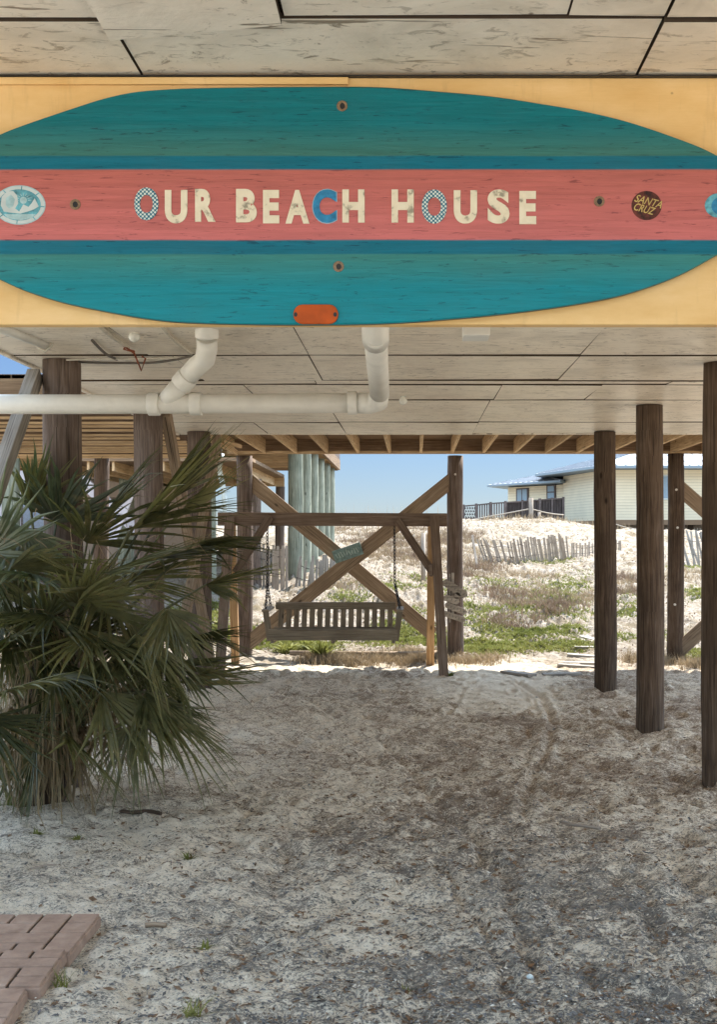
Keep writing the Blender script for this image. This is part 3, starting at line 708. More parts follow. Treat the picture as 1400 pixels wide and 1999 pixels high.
# front apron, seat slats, back
xl, xr = sx(523,zf), sx(776,zf)
build('front_board', MB().box(xl, xr, zf, zf+.04, P(0,1250,zf).z, P(0,1228,zf).z), M_bench, sw, bevel=.003)
mb = MB()
for k in range(6): mb.box(xl+.02, xr-.02, zf+.045+k*.082, zf+.045+k*.082+.07, .495, .52)
build('seat', mb, M_bench, sw)
mb = MB()
topz = P(0,1179,zk+.12).z; botz = .50
for k in range(15):
    x = xl+.10 + k*(xr-xl-.2)/14
    mb.beam((x, zk, botz), (x, zk+.12, topz-.04), .066, .018, (0,1,0))
mb.beam((xl+.02, zk, botz+.03), (xr-.02, zk, botz+.03), .03, .06)
build('backrest', mb, M_bench, sw)
build('top_rail', MB().beam((xl+.03, zk+.11, topz-.02), (xr-.03, zk+.11, topz-.02), .05, .09), M_bench, sw, bevel=.006)
for x in (xl-.03, xr+.03):
    build('armrest', MB().beam((x, zf-.04, .79), (x, zk+.10, .80), .085, .028), M_bench, sw, bevel=.004)
    build('arm_post', MB().beam((x+(.05 if x < -1 else -.05), zf+.03, .42), (x, zf+.03, .78), .07, .035, (0,1,0)), M_bench, sw, bevel=.003)
for x in (xl+.05, (xl+xr)/2, xr-.05):
    build('seat_support', MB().beam((x, zf-.0, .43), (x, zk+.05, .43), .04, .08), M_bench, sw, bevel=.003)
def chain_mb(p, q):
    p = Vector(p); q = Vector(q); d = (q-p); L = d.length; d.normalize(); n = int(L/.042); mb = MB()
    for i in range(n):
        c = p + d*(L*(i+.5)/n); s1 = d.orthogonal().normalized(); s2 = d.cross(s1)
        if i % 2: s1 = s2
        ring = []
        for k in range(10):
            a_ = 2*math.pi*k/10; ring.append(c + d*math.cos(a_)*.028 + s1*math.sin(a_)*.015)
        mb.tube(ring+[ring[0]], .0055, 5, cap=False)
    return mb
for x, xa in ((522,xl-.03),(770,xr+.03)):
    t0 = P(x,1028,ZS-.0); j = P(x+ (1 if x>600 else 0),1140,ZS-.05)
    build('chain', chain_mb(t0, j), M_chain, sw, smooth=True)
    build('chain', chain_mb(j, (xa, zf+.03, .80)), M_chain, sw, smooth=True)
    build('chain', chain_mb(j, (xa, zk+.07, .81)), M_chain, sw, smooth=True)

# driftwood direction boards on the piling behind the swing
dsn = thing('direction_sign', 'stack of small tilted grey driftwood direction boards nailed to the piling beside the swing', 'sign', P(887,1170,15.95))
M_ink = simple('sign_ink', (0.10, 0.11, 0.10))
for (x1,y1,x2,y2,w) in ((868,1136,908,1161,15),(869,1166,893,1174,13),(890,1160,895,1165,12),(871,1180,908,1195,11),(868,1197,905,1210,11)):
    p = P(x1,y1,15.94); q = P(x2,y2,15.94); a_ = (q-p).normalized(); d = Vector((-a_.z,0,a_.x)); hw = w*15.94/F/2; L = (q-p).length
    poly = [p-d*hw, q-d*hw, q+a_*hw*.8, q+d*hw, p+d*hw, p-a_*hw*.5]
    b_ = build('board', MB().prism([(v.x, v.z) for v in poly], 15.93, 15.955), M_grey, dsn)
    if L > .1:
        mb = MB(); n = max(2, int(L/.045))
        for k in range(n):
            mb.obox(p+a_*(L*(k+.6)/n)+Vector((0,-.0125,0)), (d+a_*random.uniform(-.5,.5)).normalized(), Vector((0,1,0)), a_, hw*.36, .002, .004)
        build('lettering', mb, M_ink, b_)
build('backing_slat', MB().box(P(877,0,15.96).x, P(880,0,15.96).x, 15.96, 15.985, P(0,1215,15.96).z, P(0,1120,15.96).z), M_grey, dsn)
build('backing_slat', MB().box(P(882,0,15.96).x, P(887,0,15.96).x, 15.96, 15.985, P(0,1200,15.96).z, P(0,1118,15.96).z), M_grey, dsn)

# ------------------------------------------------------------------ neighbouring pile house at left
nb = thing('pile_deck', 'neighbouring structure raised on tall pale green pilings behind the left piling row', 'pile deck', (-7, 26, 0.9))
M_beige = simple('shaded_beige_wall', (0.42, 0.33, 0.26), var=.12, scale=3)
NB = 3.62
for z in (22.0, 23.8, 25.5, 27.3, 29.0, 30.7): piling(-2.28, z, .145, NB, nb, M_green, n=18)
for x, z in ((-3.72,20.6),(-5.6,22.4),(-8.6,22.2),(-7.3,20.8)): piling(x, z, .16, NB, nb, M_green, n=18)
build('rim_board', MB().box(-2.10, -2.04, 21.3, 31.5, NB, NB+.26, 1), M_deck, nb)
build('rim_board', MB().box(-14, -2.1, 31.4, 31.46, NB-.02, NB+.26), M_deck, nb)
build('floor_platform', MB().box(-14, -2.11, 20.2, 31.38, NB+.24, NB+.34), M_deck, nb)
x = -13.5
for z in np.arange(20.6, 31.3, .6): build('joist', MB().box(-13.9, -2.12, z, z+.05, NB+.02, NB+.238), M_joist, nb)
build('railing', MB().box(-13.9, -2.2, 21.32, 21.36, NB+.36, NB+1.1), M_rail, nb)
build('railing', MB().box(-2.09, -2.05, 21.3, 31.5, NB+.27, NB+1.2, 1), M_rail, nb)
build('storage_wall', MB().box(-7.4, -4.6, 24.0, 24.15, .6, NB-.005), M_beige, nb)
M_lav = simple('pale_painted_stair', (0.62, 0.60, 0.66), var=.08)
build('stair_stringer', MB().beam(P(150,930,21), P(300,1060,20.4), .06, .22), M_lav, nb)
build('stair_stringer', MB().beam(P(255,960,20.2), P(215,1060,20.2), .05, .16), M_lav, nb)
for k in range(7):
    p = P(150,930,21).lerp(P(300,1060,20.4), (k+.5)/7); build('stair_tread', MB().box(p.x-.14,p.x+.14,p.y,p.y+.8,p.z+.02,p.z+.05), M_grey, nb)
build('downspout', MB().tube([P(433,885,19.5), P(428,915,19.5), P(437,960,19.5), P(448,1090,19.5)], .045, 10), M_white, nb, smooth=True)
build('ladder', MB().beam(P(408,905,21.5), P(430,875,21.5), .05, .1).beam(P(405,925,21.5), P(432,900,21.5), .05, .1), M_lav, nb)
# lower neighbour deck rim seen between
build('low_deck', MB().box(-6, -2.72, 19.2, 24, 2.98, 3.04), M_deck, nb)
for x in np.arange(-5.9, -2.8, .42): build('low_joist', MB().box(x, x+.04, 19.25, 24, 2.82, 2.978, 1), M_joist, nb)
build('low_rim', MB().box(-6, -2.72, 24.0, 24.05, 2.80, 3.0), M_joist, nb)
for x, z in ((-2.83,24.2),(-2.95,21.4)): piling(x, z, .1, 2.81, nb, M_pileL, n=14)
# left cottage glimpsed at far left
lc = thing('grey_cottage', 'pale grey cottage glimpsed beyond the left brace', 'house', (-15, 34, 1.2))
build('wall', MB().box(-24, -9.6, 34, 40, 1.0, 4.3), simple('pale_grey_wall', (0.55,0.53,0.56), var=.06), lc)
build('roof', MB().add([(-24.5,33.5,4.3),(-9.2,33.5,4.3),(-9.2,40.5,4.3),(-24.5,40.5,4.3),(-21,37,5.8),(-12.5,37,5.8)],[(3,2,1,0),(0,1,5,4),(1,2,5),(2,3,4,5),(3,0,4)],[[(0,0)]*4,[(0,0)]*4,[(0,0)]*3,[(0,0)]*4,[(0,0)]*3]), M_roof, lc)
for x in (-11.6, -15, -19):
    w_ = build('window', MB().box(x, x+1.2, 33.93, 33.98, 2.0, 3.4), M_rail, lc)
    build('pane', MB().box(x+.07, x+1.13, 33.915, 33.928, 2.07, 3.33), simple('pane_glass', (0.2,0.24,0.3), .1, .7), w_)

# ------------------------------------------------------------------ yellow house on the dune at right
rh = thing('yellow_house', 'pale yellow lap sided house with metal roof on the dune at right', 'house', (11, 62, 2.4))
def siding(name, c):
    t = NT(name, .6, .3); g = t.n('ShaderNodeNewGeometry'); z = t.sep(g.outputs['Position'])[2]
    m_ = t.math('FRACT', t.math('DIVIDE', z, .15)); dk = t.ramp(m_, [(0.0, .45), (.14, 1.0), (1.0, .93)])
    n_ = t.ramp(t.noise(t.coord('World'), .9, 4), [(.3, .92), (.7, 1.05)])
    t.bump(m_, .8, .02); return t.col(t.mix(1.0, t.mix(1.0, c, dk, 'MULTIPLY'), n_, 'MULTIPLY'))
M_sid = siding('yellow_lap_siding', (0.78, 0.70, 0.52))
M_trim = simple('grey_trim', (0.22, 0.28, 0.33), var=.06); M_gl = simple('window_glass', (0.25, 0.33, 0.40), .08, .8, 0, .1)
def wallq(pts, z0, z1, name, mat, par):
    mb = MB(); n = len(pts)
    vs = [(x,y,z0) for x,y in pts]+[(x,y,z1) for x,y in pts]
    fs = [(i,(i+1)%n,(i+1)%n+n,i+n) for i in range(n)]+[tuple(range(n,2*n)), tuple(reversed(range(n)))]
    return build(name, mb.add(vs, fs, [[(0,0)]*len(f) for f in fs]), mat, par)
main = [(10.0,60),(18.6,60),(20.2,66),(18.6,72),(10.0,72),(8.5,66)]
wallq(main, 2.86, 5.46, 'wall', M_sid, rh)
wallq([(x+(x-14)*.0, y) for x,y in main], 2.60, 2.858, 'floor_beam', M_deck, rh)
wing = [(5.66,70),(8.6,66.3),(9.5,71),(6.5,75)]
wallq(wing, 2.95, 5.02, 'wing_wall', M_sid, rh)
def roof(pts, ze, apex, za, th, nm):
    n = len(pts); vs = [(x,y,ze-th) for x,y in pts]+[(x,y,ze) for x,y in pts]+[(apex[0],apex[1],za)]
    fs = [(i,(i+1)%n,(i+1)%n+n,i+n) for i in range(n)]+[(i+n,(i+1)%n+n,2*n) for i in range(n)]+[tuple(reversed(range(n)))]
    r_ = build(nm, MB().add(vs, fs, [[(0,0)]*len(f) for f in fs]), [M_trim], rh)
    r_.data.materials.append(M_mroof)
    for i, p in enumerate(r_.data.polygons):
        if n <= i < 2*n: p.material_index = 1
    sm_ = MB()
    for i in range(n):
        a_ = Vector(vs[i+n]); b_ = Vector(vs[(i+1)%n+n]); c = Vector(vs[2*n]); L = (b_-a_).length; k = int(L/.45)
        e = (b_-a_).normalized(); mid = c - a_; s0 = mid.dot(e); foot = a_+e*s0; slope = c-foot
        for j in range(1, k):
            s_ = L*j/k; tt = (s_/s0) if s_ < s0 else (L-s_)/max(.01, L-s0)
            p = a_+e*s_; q = p + slope*max(0, min(1, tt))
            sm_.beam(p+Vector((0,0,.02)), q+Vector((0,0,.02)), .03, .05)
    build('roof_seams', sm_, M_mroof, r_)
    return r_
M_mroof = simple('sheet_metal_roof', (0.27, 0.29, 0.32), .45, .5, .3, .06, 2)
roof([(9.4,58.9),(19.2,58.9),(21.4,66),(19.2,73),(9.4,73),(6.9,66.2)], 5.62, (14,66), 7.3, .14, 'roof')
roof([(4.4,70.2),(8.2,64.9),(10.2,69),(7,76)], 5.20, (7.4,70), 5.75, .12, 'wing_roof')
def wpt(xp, y, zz=None): # point on the wing's front wall seen at pixel xp
    A = Vector((5.66,70)); B = Vector((8.6,66.3)); k = (xp-VX)/F
    t = (A.x-k*A.y)/(k*(B.y-A.y)-(B.x-A.x)); q = A.lerp(B, t); return Vector((q.x, q.y, EYE+(VY-y)*q.y/F))
wd = (Vector((8.6,66.3,0))-Vector((5.66,70,0))).normalized(); wnv = Vector((wd.y,-wd.x,0))
for (x1,x2,y1,y2,sl_) in ((1009.5,1033,953,980,1),(1069,1086,947,975,0)):
    a_ = wpt(x1,y2); b_ = wpt(x2,y2); h = (y2-y1)*68/F; c = (a_+b_)/2+Vector((0,0,h/2)); L = (b_-a_).length
    w_ = build('window', MB().obox(c+wnv*.03, wd, wnv, Vector((0,0,1)), L/2, .05, h/2), M_trim if 0 else M_rail, rh)
    mb = MB()
    if sl_:
        for s_ in (-1,1): mb.obox(c+wnv*.085+wd*s_*L*.22, wd, wnv, Vector((0,0,1)), L*.185, .004, h*.42)
    else:
        for s_ in (-1,1): mb.obox(c+wnv*.085+Vector((0,0,s_*h*.23)), wd, wnv, Vector((0,0,1)), L*.36, .004, h*.19)
    build('pane', mb, M_gl, w_)
for (x, y0, y1) in ((12.6, 3.9, 5.2),): 
    w_ = build('window', MB().box(x, x+.9, 59.94, 59.998, y0, y1), M_white, rh); build('pane', MB().box(x+.08, x+.82, 59.93, 59.938, y0+.08, y1-.08), M_gl, w_)
for x, z in ((9.0,64.5),(10.1,61),(12.2,60.6),(14.5,60.6),(16.8,60.6)): piling(x, z, .15, 2.6, rh, M_pile, base=1.4, n=10, nm='short_piling')
mb = MB(); x = 10.6
while x < 18.5: mb.box(x, x+.13, 60.9, 60.93, 1.2, 2.6); x += .15
build('skirt_boards', mb, M_slat, rh)
# deck of the yellow house with railing
mbp = []
RA = [(905,988,1013),(930,986,1013),(958,983,1013),(987,981,1013),(1020,979,1012),(1054,976,1012),(1078,974.5,1011),(1100,973,1010)]
def rz(x): return 61.0
hd = thing('house_deck', 'dark railed deck in front of the yellow house on the dune crest', 'deck', (5.2, 61.6, 2.7))
def rp(x, y): return P(x, y, rz(x))
for x, y0, y1 in RA:
    build('railing_post', MB().beam(rp(x, y1+14), rp(x, y0-3), .13, .13, (0,1,0)), M_rail, hd)
for i in range(len(RA)-1):
    (xa, ya, yb), (xb_, yc, yd) = RA[i], RA[i+1]
    build('handrail', MB().beam(rp(xa,ya), rp(xb_,yc), .12, .07), M_rail, hd)
    build('bottom_rail', MB().beam(rp(xa,yb), rp(xb_,yd), .06, .09), M_rail, hd)
    mb = MB()
    if i == 0:
        for r_ in range(4):
            for c_ in range(5):
                p = rp(xa+2+c_*4.8+(r_%2)*2, ya+4+r_*6); mb.beam(p, p+Vector((.09,0,0)), .03, .07)
                mb.beam(p+Vector((.02,0,-.08)), p+Vector((.02,0,.08)), .03, .03, (0,1,0))
    else:
        n = int((xb_-xa)/(4.2 if i < 3 else 3.0))
        for k in range(n):
            f_ = (k+.5)/n; x = xa+(xb_-xa)*f_
            mb.beam(rp(x, ya+(yc-ya)*f_), rp(x, yb), (.07 if i < 3 else .125), .03, (0,1,0))
    build('balusters', mb, M_rail, hd)
build('deck_floor', MB().box(rp(905,0).x, rp(1100,0).x, 61.1, 66, 2.82, 2.95), M_rail, hd)
# rope barriers
def rope(name, pa, pb, sag, label):
    pts = [Vector(pa).lerp(Vector(pb), i/12) - Vector((0,0,sag*4*(i/12)*(1-i/12))) for i in range(13)]
    o = build(name, MB().tube(pts, .028, 6), M_rope, None, smooth=True, origin=tuple(pa)); tag(o, label, 'rope', 'ropes strung along the dune')
def rpost(x, y0, y1, Z, r, label):
    p = P(x, y1, Z); g = gz(p.x, Z)
    o = build('rope_post', MB().tube([(p.x,Z,min(g,p.z)-.3),(p.x,Z,P(x,y0,Z).z)], r, 12), M_slat, None, smooth=True, origin=(p.x,Z,g)); tag(o, label, 'post', 'rope posts on the dune')
rpost(1037, 972, 1022, 50, .10, 'tallest pale post on the dune crest in front of the dark railing')
rpost(1053, 1000, 1016, 52, .06, 'short pale stake just right of the tallest pale post on the crest')
rpost(826.5, 1040, 1098, 24, .05, 'pale post in the dune brush between swing brace and frame leg')
rpost(694, 1042, 1060, 42, .08, 'thin pale post on the brushy ridge above the teal plaque')
rope('rope', P(905,1018,50), P(1037,993,50), .0, 'rope rising to the tallest pale post from the left')
rope('rope', P(1037,993,50), P(1100,1005,52), .05, 'rope falling away right of the tallest pale post')
rope('rope', P(1053,1006,52), P(1085,1020,52), .05, 'short rope from the low stake on the crest')
rope('rope', P(1190,1018,52), P(1262,1034,50), .1, 'upper rope in front of the brown skirt boards of the yellow house')
rope('rope', P(1190,1036,51), P(1262,1052,50), .1, 'lower rope in front of the brown skirt boards of the yellow house')

# ------------------------------------------------------------------ sand fences
def sand_fence(label, path, h, sp, lean, wild, mat=M_slat):
    # path: list of world (X, Z)
    base = path[0]; th_ = thing('sand_fence', label, 'fence', (base[0], base[1], float(gbase(base[0], base[1]))), 'slatted sand fences on the dune')
    mb = MB(); tops = []
    for (a, b) in zip(path[:-1], path[1:]):
        A = Vector(a); B = Vector(b); L = (B-A).length; n = max(1, int(L/sp)); d = (B-A)/L
        for i in range(n):
            p = A.lerp(B, (i+random.uniform(.3,.7))/n); g = float(gbase(p.x, p.y)); hh = h*random.uniform(.85,1.08)
            ln = lean + random.uniform(-wild, wild); q = Vector((p.x + d.x*ln*hh, p.y + d.y*ln*hh + random.uniform(-.05,.05), g+hh))
            mb.beam((p.x, p.y, g-.15), q, .046, .014, (0,1,0)); tops.append((p, q, g, hh))
    build('slats', mb, mat, th_)
    for f_ in (.35, .75):
        pts = [Vector((p.x, p.y-.012, g)).lerp(q, f_) for p, q, g, hh in tops[::2]]
        if len(pts) > 2: build('wire', MB().tube(pts, .006, 5), M_chain, th_)
    return th_
def pw(*pxs): return [((x-VX)*Z/F, Z) for x, Z in pxs]
sand_fence('brown upright sand fence seen between the left swing chain and the green pilings', pw((484,21.6),(564,20.9)), .78, .075, 0, .03)
sand_fence('grey leaning sand fence at the foot of the green pilings behind the crossed braces', pw((572,21.2),(615,21),(664,22)), .62, .075, .12, .22, M_grey)
sand_fence('brown sagging sand fence across the dune right of the swing frame', pw((950,30),(1010,30),(1060,30.5),(1112,31.5)), .70, .072, -.30, .13)
sand_fence('low half buried sand fence just left of the farthest right piling', pw((1114,31.5),(1150,32),(1215,33)), .42, .10, -.05, .05)
sand_fence('tangled pale sand fence behind the right bracing', pw((1330,30),(1400,29)), 1.0, .085, -.35, .25, M_grey)
o = build('stake', MB().beam(P(922,1045,28.5), P(934,1122,28.0), .05, .05), M_slat, None, origin=tuple(P(934,1122,28))); tag(o, 'leaning brown stake at the left end of the sagging sand fence', 'stake')

# ------------------------------------------------------------------ half-buried boardwalk
bw = thing('boardwalk', 'half buried grey boardwalk planks at the edge of the shade beyond the pilings', 'boardwalk', (2.2, 15.4, 0))
for (x1,y1,x2,y2,w) in ((1138,1264,1172,1268,6),(1122,1275,1180,1276,6),(1108,1285,1182,1286,7),(1100,1295,1184,1297,7),(1090,1303,1186,1306,8),(1060,1318,1135,1317,6),(985,1312,1040,1320,4),(1215,1232,1262,1238,5)):
    a_ = px2g(x1,y1); b_ = px2g(x2,y2); h1 = gz(*a_); h2 = gz(*b_)
    k = .55 if y1 < 1300 else .7
    build('plank', MB().beam((a_[0],a_[1],max(h1,0)+.008), (b_[0],b_[1],max(h2,0)+.010), .14, .035), M_grey, bw, bevel=.004)

# ------------------------------------------------------------------ brick-pattern pavers
def pavers():
    t = NT('clay_paver', .9, .15); w = t.coord('World')
    c = t.ramp(t.noise(w, 9, 6, .6), [(.3, (0.25, 0.165, 0.12)), (.55, (0.36, 0.245, 0.18)), (.75, (0.44, 0.325, 0.25))])
    c = t.mix(t.ramp(t.noise(w, 60, 4, .7), [(.5, 0.0), (.75, .5)]), c, (0.22, 0.16, 0.14)); t.bump(t.noise(w, 70, 5, .7), .6, .004); t.col(c)
    MP = t.m; MG = simple('paver_joint', (0.07, 0.055, 0.042), .95, .1, 0, .3, 40)
    S_ = .50; H = .045
    pat = [(0,0,2,1),(2,0,1,1),(0,1,1,1),(1,1,2,1),(0,2,2,1),(2,2,1,2),(0,3,1,1),(1,3,1,1),(3,0,1,2),(3,2,1,1),(3,3,1,1)]
    def slab(cx, cz, rot, z0, w, d, label, fl):
        o = thing('paver_slab', label, 'paver', (cx, cz, z0), 'brick patterned paving slabs'); c, s_ = math.cos(rot), math.sin(rot)
        ex = Vector((c,s_,0)); ey = Vector((-s_,c,0)); O = Vector((cx,cz,z0))
        build('slab', MB().obox(O+Vector((0,0,H/2)), ex, ey, Vector((0,0,1)), w/2, d/2, H/2), MP, o, bevel=.006)
        build('joint_bed', MB().obox(O+Vector((0,0,H+.0005)), ex, ey, Vector((0,0,1)), w/2-.008, d/2-.008, .0015), MG, o)
        mb = MB()
        for (i,j,a,b) in pat:
            if fl: i, j, a, b = j, i, b, a
            x0 = -w/2 + i*w/4; y0 = -d/2 + j*d/4; g = .006
            mb.obox(O + ex*(x0+a*w/8) + ey*(y0+b*d/8) + Vector((0,0,H+.003)), ex, ey, Vector((0,0,1)), a*w/8-g, b*d/8-g, .008)
        build('brick_faces', mb, MP, o, bevel=.0035)
    slab(-1.555, 4.625, R(1), -.012, .47, .47, 'brick patterned paver nearest the palm, its free corner farthest right', 0)
    slab(-2.035, 4.635, R(1), -.010, .47, .47, 'brick patterned paver behind at the left photo edge', 1)
    slab(-1.552, 4.20, R(3), .004, .47, .37, 'middle brick patterned paver, stepped in from the back one', 1)
    slab(-2.035, 4.15, R(2), -.002, .47, .47, 'brick patterned paver at the left edge in the middle row', 0)
    slab(-1.560, 3.745, R(5), .002, .47, .50, 'front brick patterned paver at the lower left photo corner', 0)
pavers()

# ------------------------------------------------------------------ fan palm
M_frond = None
def leafmat(name, c1, c2, rough=.38):
    t = NT(name, rough, .5); n = t.noise(t.coord('World'), 14, 3); oi = t.n('ShaderNodeObjectInfo')
    c = t.ramp(t.math('ADD', t.math('MULTIPLY', n, .6), t.math('MULTIPLY', oi.outputs['Random'], .4)), [(.3, c1), (.7, c2)])
    c = t.mix(t.ramp(t.noise(t.coord('World'), 6, 5, .7), [(.58, 0.0), (.68, .7)]), c, (0.24, 0.19, 0.09))
    t.col(c); tr = t.n('ShaderNodeBsdfTranslucent'); t.l(t.mix(1.0, c, (1.1,1.2,.6), 'MULTIPLY'), tr.inputs[0]); ms = t.n('ShaderNodeMixShader'); ms.inputs[0].default_value = .28
    t.l(t.b.outputs[0], ms.inputs[1]); t.l(tr.outputs[0], ms.inputs[2]); t.l(ms.outputs[0], t.t.nodes['Material Output'].inputs[0]); return t.m
M_pg = leafmat('palm_green', (0.055, 0.060, 0.022), (0.205, 0.195, 0.085)); M_pb = leafmat('palm_bluegreen', (0.065, 0.085, 0.05), (0.18, 0.205, 0.125))
M_pd = leafmat('palm_dry', (0.19, 0.13, 0.075), (0.42, 0.32, 0.20), .8)
palm = thing('fan_palm', 'large bushy fan palm with drooping pointed fronds at left beside the first piling', 'palm', (-2.3, 7.1, 0))
def frond(base, hub, aim, size, mat, spread=105, nb=30, droop=.35, label=None, wid=1.0):
    base = Vector(base); hub = Vector(hub); a = Vector(aim).normalized()
    up = Vector((0,0,1)); side = a.cross(up)
    if side.length < .1: side = Vector((1,0,0))
    side.normalize(); nrm = side.cross(a).normalized()
    tw = R(random.uniform(-35,35)); side, nrm = side*math.cos(tw)+nrm*math.sin(tw), nrm*math.cos(tw)-side*math.sin(tw)
    mb = MB()
    mid = (base+hub)/2 + Vector((0,0,.10*(hub-base).length)); pts = smooth_open([base, mid, hub], 5)
    mb.tube(pts, [.014-.007*i/(len(pts)-1) for i in range(len(pts))], 6)
    for k in range(nb):
        th = R(-spread + 2*spread*(k+.5)/nb + random.uniform(-5,5)); d = a*math.cos(th) + side*math.sin(th)
        L = size*(0.72+.28*math.cos(th*.75))*random.uniform(.72,1.08); w = .0112*wid*random.uniform(.7,1.15)
        sd_ = (side*math.cos(th) - a*math.sin(th)); n_ = 7; st = []
        fold = .35 + .15*random.random(); dr = droop*random.uniform(.6,1.35); late = random.gauss(0,.13)
        brk = random.random() < .22
        for j in range(n_+1):
            t = j/n_; s_ = L*t
            ww = w*min(1, t*3.0+.12)*(1-max(0,(t-.35)/.65)**1.3)+.0008
            g = dr*L*(t**2.4)*.9 + (0.35*L*max(0,t-.65) if brk else 0)
            c = hub + d*s_*(1-.18*dr*t*t) + nrm*(.10*L*math.sin(min(1,t*1.4)*math.pi/2)*(-abs(math.sin(th))*.7)) + sd_*late*L*t*t - Vector((0,0,g))
            st.append((c - sd_*ww, c + nrm*ww*-fold*1.4, c + sd_*ww))
        vs = [v for tr_ in st for v in tr_]; fs = []
        for j in range(n_):
            fs += [(3*j, 3*j+1, 3*j+4, 3*j+3), (3*j+1, 3*j+2, 3*j+5, 3*j+4)]
        mb.add(vs, fs, [[(0,0)]*4]*len(fs))
    o = build('frond', mb, mat, palm)
    if label: o['label'] = label
    return o
B0 = Vector((-2.28, 7.1, .1))
# hub pixel, depth, aim (x right, y depth, z up), size, material
FR = [((335,975),7.4,(.6,.1,.8),.62,0,22),((250,1300),6.7,(.8,-.3,-.3),.60,0,60),((325,1300),6.8,(.9,-.2,.0),.58,0,50),((285,1350),6.5,(.75,-.3,-.5),.56,0,70),((200,1350),6.4,(.7,-.3,-.5),.55,0,60),((345,1255),6.9,(.95,0,.3),.50,0,34),((150,1180),6.6,(.9,-.3,.15),.7,0,40),((290,1000),7.2,(.62,.1,.95),.74,0,32),((330,1020),7.3,(.85,.1,.75),.66,0,30),((200,1120),6.7,(.9,-.4,.35),.80,0,45),((60,1000),7.3,(.5,.0,.9),.55,0,60),((250,1040),7.0,(.72,-.1,.75),.92,0,38),((262,1030),7.1,(.95,-.1,.35),.86,0,34),((204,1136),6.8,(.45,-.5,-.8),.66,0,95),((404,1140),7.1,(.9,0,.25),.50,0,75),((296,1376),6.6,(.80,-.25,-.45),.66,0,80),
      ((344,1332),6.9,(.97,.1,.22),.60,0,42),((128,1428),6.3,(.75,-.35,-.55),.52,0,50),((12,1348),6.0,(.2,-.5,.1),.50,0,150),((45,1030),7.0,(-.1,-.4,-.5),.5,1,100),
      ((110,1020),7.2,(.35,-.2,.7),.62,1,70),((170,1060),7.1,(.6,-.3,.5),.75,0,70),((200,1010),7.3,(.55,.1,.85),.70,0,50),((300,1090),7.1,(.9,-.1,.25),.72,0,60),
      ((60,1120),6.7,(-.3,-.5,.1),.55,1,110),((100,1200),6.5,(.4,-.7,-.1),.62,0,110),((180,1230),6.6,(.7,-.5,-.3),.66,0,80),((250,1240),6.8,(.6,-.4,-.6),.5,0,80),
      ((330,1230),7.0,(.85,-.1,-.1),.58,0,70),((20,1240),6.5,(-.4,-.6,-.3),.55,0,110),((-20,1080),6.8,(.2,-.3,.7),.6,1,80),
      ((-30,1400),6.1,(.5,-.5,-.4),.5,0,90),((380,1060),7.3,(.95,.1,.12),.55,0,45),((60,980),7.4,(.3,.1,.9),.45,1,70),((250,1130),7.4,(.9,.3,.2),.8,0,60),((20,1110),6.8,(.9,-.3,.2),.8,0,30)]
for (hx, hy), Z, aim, sz, m, sp_ in FR:
    hub = P(hx, hy, Z); bb = B0 + Vector((random.uniform(-.15,.15), random.uniform(-.12,.12), random.uniform(0,.3)))
    frond(bb, hub, aim, sz*random.uniform(.97,1.08), (M_pg, M_pb)[m], sp_, nb=max(20, int(sp_*.36)), droop=random.uniform(.05,.24), wid=1.25 if m == 0 else 1.55)
for i in range(20):
    an = random.uniform(0, 2*math.pi); el_ = random.uniform(-.3, .9); rr = random.uniform(.3,.75)
    hub = B0 + Vector((math.cos(an)*rr*.8, math.sin(an)*rr*.6, .55+rr*el_+random.uniform(.1,.65)))
    aim = (hub - B0 - Vector((0,0,.5))).normalized(); aim.z += random.uniform(-.6,.2)
    frond(B0, hub, aim, random.uniform(.42,.6), M_pg, 62, nb=24, droop=random.uniform(.1,.4))
for i in range(16):
    hub = P(random.uniform(-20, 330), random.uniform(1180, 1450), random.uniform(6.3, 7.0))
    frond(B0, hub, (random.uniform(-.2,.9), random.uniform(-.6,0), random.uniform(-.9,-.1)), random.uniform(.34,.52), M_pg, random.uniform(35,70), nb=24, droop=random.uniform(.1,.4), wid=.85)
for i, (hx, hy) in enumerate(((60,1400),(110,1430),(150,1380),(215,1400),(40,1440),(100,1350),(260,1330),(300,1370),(180,1330),(20,1380),(330,1300),(220,1290))):
    hub = P(hx, hy, random.uniform(6.5,7.1)); frond(B0+Vector((0,0,.1)), hub, (random.uniform(-.3,.6),-.3,-1), random.uniform(.26,.44), M_pd, random.uniform(20,55), nb=16, droop=.35, label='dried brown frond hanging down', wid=.38)
mb = MB()
for i in range(34):
    an = random.uniform(0, 6.28); r0 = random.uniform(.02,.2); p = B0 + Vector((math.cos(an)*r0, math.sin(an)*r0, -.15)); L = random.uniform(.35,.95)
    q = p + Vector((math.cos(an)*L*random.uniform(.1,.5), math.sin(an)*L*.3, L)); mb.tube([p, (p+q)/2+Vector((0,0,.03)), q], [.011,.008,.004], 5)
o = build('leaf_bases', mb, M_pd, palm)
mb = MB()
